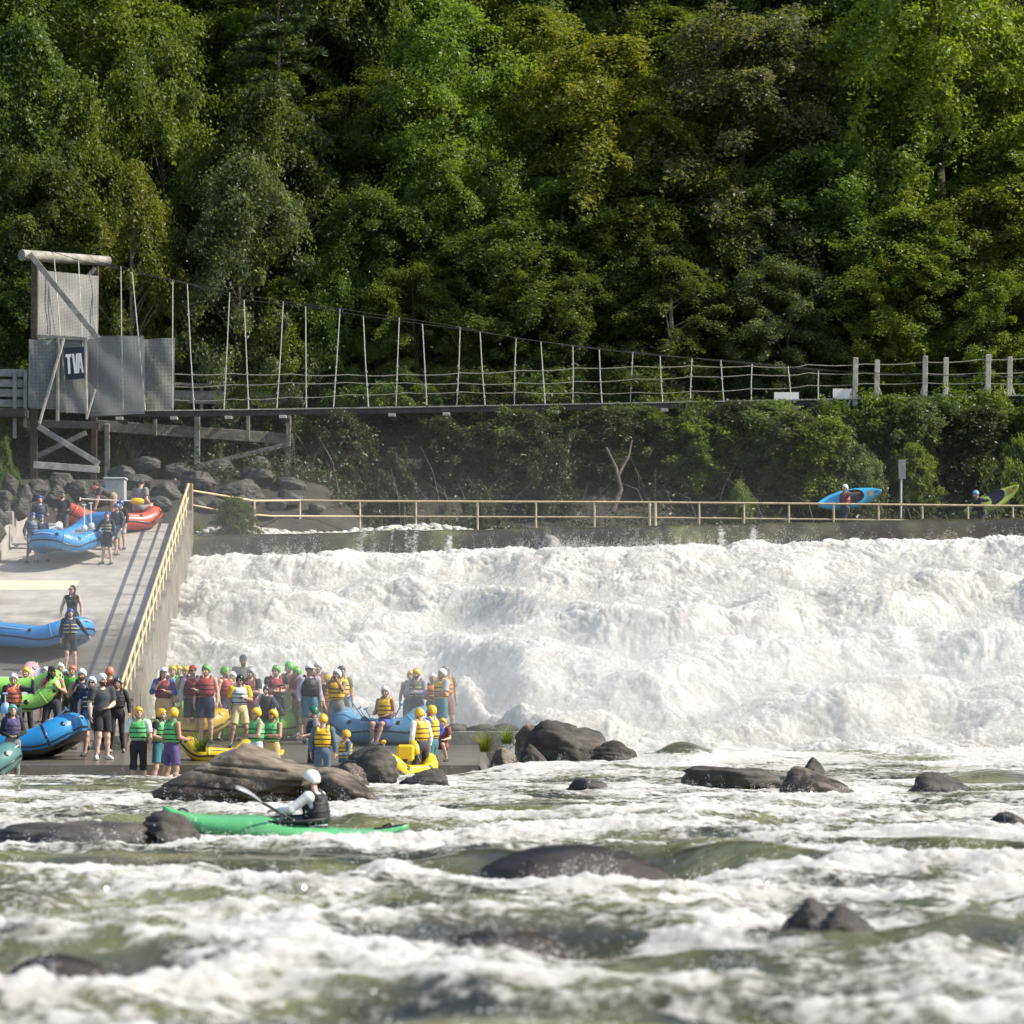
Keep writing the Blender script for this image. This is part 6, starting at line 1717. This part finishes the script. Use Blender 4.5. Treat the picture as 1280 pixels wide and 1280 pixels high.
pp(103, 835, 78.9, "bearded man in a white helmet with bare arms raised to his blue vest", helmet="white", beard="brown", vest="navy", bottom=("shorts", "navy"), arms=("strap", "strap"), tone="tan", bulk=1.05)
pp(115, 845, 76.2, "person in a white helmet and sunglasses with a blue vest of yellow straps", sex="f", helmet="white", glasses=True, shirt="navy", sleeve=.6, vest="navy", straps="straw", bottom=("shorts", "slate"), arms=("down", "down"), legs="shift")
pp(128, 841, 74.9, "bearded man in a white helmet, charcoal t-shirt and black shorts at the landing's edge", yaw=28, helmet="white", beard="brown", shirt="charcoal", sleeve=.75, bottom=("shorts", "black"), arms=("clasp", "down"), shoes="white", bulk=1.15, tone="pale", legs="shift", vest=None)
pp(138, 833, 79.6, "person in a red orange helmet seen behind the bearded man in charcoal", helmet="salmon", shirt="brownred", bottom=("shorts", "charcoal"), yaw=150)
pp(147, 846, 77.6, "person in a black helmet and full black wetsuit right of the bearded man", sex="f", helmet="charcoal", shirt="black", sleeve=9, vest="black", bottom=("tight", "black"), arms=("loose", "down"), shoes="grey", legs="shift", tone="tan")
# front row in the shallows
pp(174, 883, 72.0, "person in a yellow helmet, green vest, white shirt and long black shorts in the shallows", yaw=-5, helmet="yellow", shirt="white", sleeve=.8, vest="green", bottom=("long", "black"), feet=-.2, arms=("down", "down"))
pp(201, 885, 72.4, "person in a yellow helmet and green vest with teal shorts, middle of three", yaw=55, helmet="yellow", hairstyle="long", shirt="black", sleeve=.4, vest="green", bottom=("shorts", "teal"), feet=-.25, arms=("down", "fore"), sex="f")
pp(215, 884, 71.7, "person in a yellow helmet and green vest with purple shorts seen from behind", yaw=130, helmet="yellow", vest="green", bottom=("shorts", "purple"), feet=-.3, arms=("down", "fore"), tone="tan")
# middle cluster
pp(205, 834, 81.6, "long haired person in a white cap, blue top and maroon vest holding something", sex="f", cap="white", hairstyle="long", shirt="blue", sleeve=1.5, vest="maroon", bottom=("pants", "tan"), arms=("chest", "camera"), bulk=1.1)
pp(216, 831, 83.8, "person in a yellow helmet right behind the blue topped person", helmet="yellow", shirt="black", vest="green", bottom=("shorts", "charcoal"))
pp(223, 831, 84.9, "person in a yellow helmet at the very back, left of the red cap", helmet="yellow", shirt="olive", bottom=("shorts", "charcoal"), tone="tan")
pp(233, 832, 83.4, "person in a yellow helmet close behind the man in the red cap", helmet="yellow", vest="navy", bottom=("shorts", "navy"), tone="tan")
pp(241, 831, 81.5, "man in a red cap and grey long sleeves with an open red vest", cap="red", glasses=True, beard="grey", shirt="lightgrey", sleeve=9, vest="maroon", bottom=("shorts", "charcoal"), arms=("chest", "down"), yaw=10)
pp(258, 830, 81.4, "man in a green helmet, red vest and dark shorts facing the river", helmet="lime", vest="red", bottom=("shorts", "navy"), tone="fair", arms=("down", "down"), bulk=1.05)
pp(282, 833, 82.2, "person in a green helmet turned to the side, next to the yellow shirt", helmet="lime", vest="red", bottom=("shorts", "navy"), yaw=55, arms=("cross", "down"), tone="fair", head=(20, 0))
pp(291, 839, 84.0, "person in a white helmet peering between the green helmet and the black one", helmet="white", shirt="grey", bottom=("shorts", "charcoal"), tone="tan")
pp(305, 818, 85.2, "tallest person, bearded in a dark cap and grey shirt, at the back of the crowd", cap="charcoal", beard="dark", shirt="grey", bottom=("shorts", "charcoal"), tone="brown", yaw=-10)
pp(300, 843, 79.8, "person in a black helmet and sunglasses with a yellow sleeve and pale yellow shorts", helmet="black", glasses=True, shirt="yellow", sleeve=.8, vest="pattern", bottom=("shorts", "straw"), arms=("chest", "down"), yaw=18, tone="tan", bulk=1.08)
pp(314, 834, 82.4, "person in a grey helmet and an orange striped vest beside the black helmet", helmet="lightgrey", shirt="charcoal", vest="brownred", bottom=("shorts", "brownred"), arms=("cross2", "cross"), yaw=-15)
pp(333, 857, 81.4, "woman in a black and white helmet, lilac sleeves and black vest holding a long paddle", sex="f", helmet="charcoal", shirt="lilac", sleeve=9, vest="black", bottom=("shorts", "black"), arms=("side", "fore"))
pp(345, 831, 82.6, "person in a green helmet with arms folded over a red vest, leftmost of three", helmet="lime", shirt="charcoal", sleeve=.4, vest="red", bottom=("shorts", "charcoal"), arms=("cross", "cross2"), yaw=10)
pp(362, 827, 84.0, "tallest of three green helmets, in a red vest and grey patterned shorts", helmet="lime", shirt="olive", sleeve=.3, vest="red", bottom=("shorts", "olive"), arms=("cross", "cross2"), yaw=-40)
pp(373, 833, 82.6, "person in a green helmet turned left, rightmost of three", helmet="lime", shirt="charcoal", vest="red", bottom=("long", "mustard" if "mustard" in CLOTH else "olive"), yaw=-60, arms=("cross", "cross2"))
pp(387, 830, 81.3, "man in a white cap, pale lilac sleeves, black vest and teal shorts", cap="white", shirt="lilac", sleeve=9, vest="black", bottom=("shorts", "teal"), yaw=25, arms=("down", "down"), bulk=1.1, tone="tan")
pp(398, 826, 84.6, "person in a white helmet and banded grey vest at the back right of the crowd", helmet="white", shirt="slate", vest="brownred", bottom=("shorts", "charcoal"), tone="tan")
pp(411, 842, 82.6, "person in a yellow vest and blue top hidden behind the one covering their face", helmet="yellow", shirt="navy", sleeve=.8, vest="yellow", bottom=("shorts", "brownred"), yaw=60)
pp(421, 836, 81.0, "person in a white helmet and yellow vest raising both hands to their face", helmet="white", vest="yellow", bottom=("long", "grey"), tone="brown", arms=("face", "face"), yaw=-15)
pp(427, 832, 82.8, "person in a dark helmet behind the one raising hands to their face", helmet="charcoal", shirt="olive", vest="yellow", bottom=("pants", "charcoal"), tone="tan", yaw=20)
# front middle, standing in the water behind the big slab
pp(321, 884, 71.4, "bare armed person in a yellow helmet and green vest with pale patterned shorts, turned left", helmet="yellow", vest="green", bottom=("shorts", "pattern"), yaw=-62, feet=-.22, arms=("cross", "fore"), tone="fair")
pp(341, 886, 72.3, "person in a yellow helmet and green vest with tan shorts, beside the patterned shorts", helmet="yellow", vest="green", bottom=("shorts", "tan"), yaw=-30, feet=-.22, arms=("cross", "clasp"), tone="tan")
pp(393, 882, 73.6, "person in a dark green helmet and lilac shirt, facing left", helmet="darkgreen", shirt="lilac", vest="charcoal", bottom=("pants", "charcoal"), yaw=-70, feet=-.2, arms=("fore", "fore"))
pp(404, 892, 70.4, "person seen from behind in a yellow helmet, yellow vest and dark wetsuit", helmet="yellow", shirt="slate", sleeve=9, vest="yellow", bottom=("tight", "slate"), yaw=176, feet=-.32, arms=("down", "down"))
pp(432, 912, 69.0, "child in a yellow helmet and yellow vest behind the dark wet boulder", helmet="yellow", shirt="slate", sleeve=9, vest="yellow", bottom=("tight", "slate"), yaw=-65, feet=-.35, arms=("fore", "down"))
# right group
pp(479, 857, 80.4, "man in a white helmet, yellow vest and blue shorts seated on the blue grey raft", helmet="white", vest="yellow", bottom=("shorts", "blue"), legs="sit", yaw=-28, arms=("clasp", "fore"), tone="tan", scale=1.0)
pp(513, 838, 83.6, "person in a yellow helmet behind the shoulder of the one with folded arms", helmet="yellow", vest="olive", bottom=("shorts", "charcoal"), tone="tan", yaw=-10)
pp(521, 835, 82.6, "man in a yellow helmet and lilac sleeves with arms folded over his vest", helmet="yellow", shirt="lilac", sleeve=9, vest="olive", straps="straw", bottom=("shorts", "charcoal"), arms=("cross", "cross2"), yaw=-20, beard="brown")
pp(541, 841, 82.8, "person in a white helmet and orange yellow vest between folded arms and teal shorts", helmet="white", vest="orange", bottom=("shorts", "teal"), arms=("cross", "clasp"), tone="tan", yaw=-10)
pp(552, 835, 82.2, "person in a white helmet, yellow vest and teal shorts at the right of the crowd", helmet="white", shirt="lightgrey", sleeve=.8, vest="yellow", bottom=("shorts", "teal"), yaw=-55, arms=("cross", "down"), tone="tan")
pp(557, 832, 84.0, "person in a dark grey helmet at the far right back of the crowd", helmet="grey", shirt="olive", vest="orange", bottom=("shorts", "brownred"), tone="tan", yaw=20)
pp(527, 885, 71.6, "person in a yellow helmet, white long sleeves and yellow vest in the shallows", helmet="yellow", shirt="white", sleeve=9, vest="yellow", bottom=("pants", "charcoal"), yaw=-140, feet=-.2, arms=("down", "down"))
pp(540, 881, 72.6, "person in a yellow helmet and royal blue jacket with teal trousers", helmet="yellow", shirt="royal", sleeve=9, vest="yellow", bottom=("long", "teal"), yaw=-115, feet=-.2, arms=("hip", "hip"), bulk=1.05)
pp(553, 897, 74.3, "child in a yellow helmet half hidden behind the royal blue jacket", helmet="yellow", shirt="brownred", bottom=("shorts", "brownred"), yaw=-30, legs="crouch", arms=("fore", "down"))
# kayakers
k, KB = person("paddler in a white helmet, pale long sleeves and dark vest in the green kayak", 401, 962, 40.0, yaw=-112, legs="kayak", arms=("paddleL", "paddleR"), lean=10, head=(25, 2), helmet="white", shirt="white", sleeve=9, vest="black", bottom=("tight", "black"), beard="brown", feet=-.17, res=.011, shoes="black")
pp(1057, 605, 112.9, "kayaker in a white helmet and red vest carrying the sky blue kayak", helmet="white", vest="red", shirt="grey", sleeve=9, bottom=("pants", "charcoal"), yaw=-55, arms=("shoulder", "fore"), scale=.97, legs="walk")
pp(1229, 613, 113.2, "kayaker in a blue helmet stooping under the green and yellow kayak", helmet="sky", vest="black", shirt="charcoal", sleeve=9, bottom=("pants", "charcoal"), yaw=-60, arms=("shoulder", "fore"), lean=24, feet=7.05, legs="walk")
# visitors on the walkway behind the bridge
wz = P(272, 519, 126.6).z
pp(273, 460, 126.6, "grey haired visitor in a blue shirt on the wooden walkway behind the bridge", hair="grey", shirt="sky", bottom=("pants", "khaki"), feet=wz)
pp(291, 460, 126.8, "visitor in a pale cap and dark top on the wooden walkway behind the bridge", cap="lightgrey", shirt="charcoal", bottom=("pants", "charcoal"), feet=wz)
# ------------------------------------------------------------------ small plants at the landing
def tuft(label, px, py, D, h, n, seed, col, spread=.25, group=None):
    r_ = np.random.default_rng(seed); V, F_ = [], []; b = P(px, py, D)
    for i in range(n):
        a = r_.uniform(0, 6.28); q = r_.uniform(0, spread) ; L = h * r_.uniform(.4, 1.15); ln = r_.uniform(.3, 1.5)
        p0 = np.array([b.x + q * math.cos(a), b.y + q * math.sin(a) * .6, b.z]); d = np.array([math.cos(a), math.sin(a), 0]); sdv = np.array([-math.sin(a), math.cos(a), 0])
        w_ = .010; k0 = len(V)
        for t in (0, .4, .75, 1):
            c = p0 + np.array([0, 0, L * (t - .25 * t * t * ln)]) + d * L * ln * t * t * .7
            V += [c - sdv * w_ * (1.05 - t), c + sdv * w_ * (1.05 - t)]
        for j in range(3): F_.append((k0 + 2 * j, k0 + 2 * j + 1, k0 + 2 * j + 3, k0 + 2 * j + 2))
    t = np.repeat(r_.uniform(0, 1, n), 8)
    o = link("grass_tuft", np_mesh("grass_tuft", np.array(V), np.array(F_), True, {"tint": t}), LEAF[col]); return tag(o, label, "plant", group)
tuft("bright green grass tuft at the wall left of the boulder pile", 607, 940, 76.2, .62, 170, 1, "yellow", .13)
tuft("smaller grass tuft right of the bright one, against the square boulder", 634, 930, 77.0, .5, 120, 2, "mid", .12)
tuft("weedy green plant beside the bright yellow inflatable", 251, 940, 74.0, .62, 120, 3, "mid", .15)
tuft("yellowish weed growing at the foot of the railing corner", 243, 664, 104.2, .45, 160, 4, "yellow", .3)
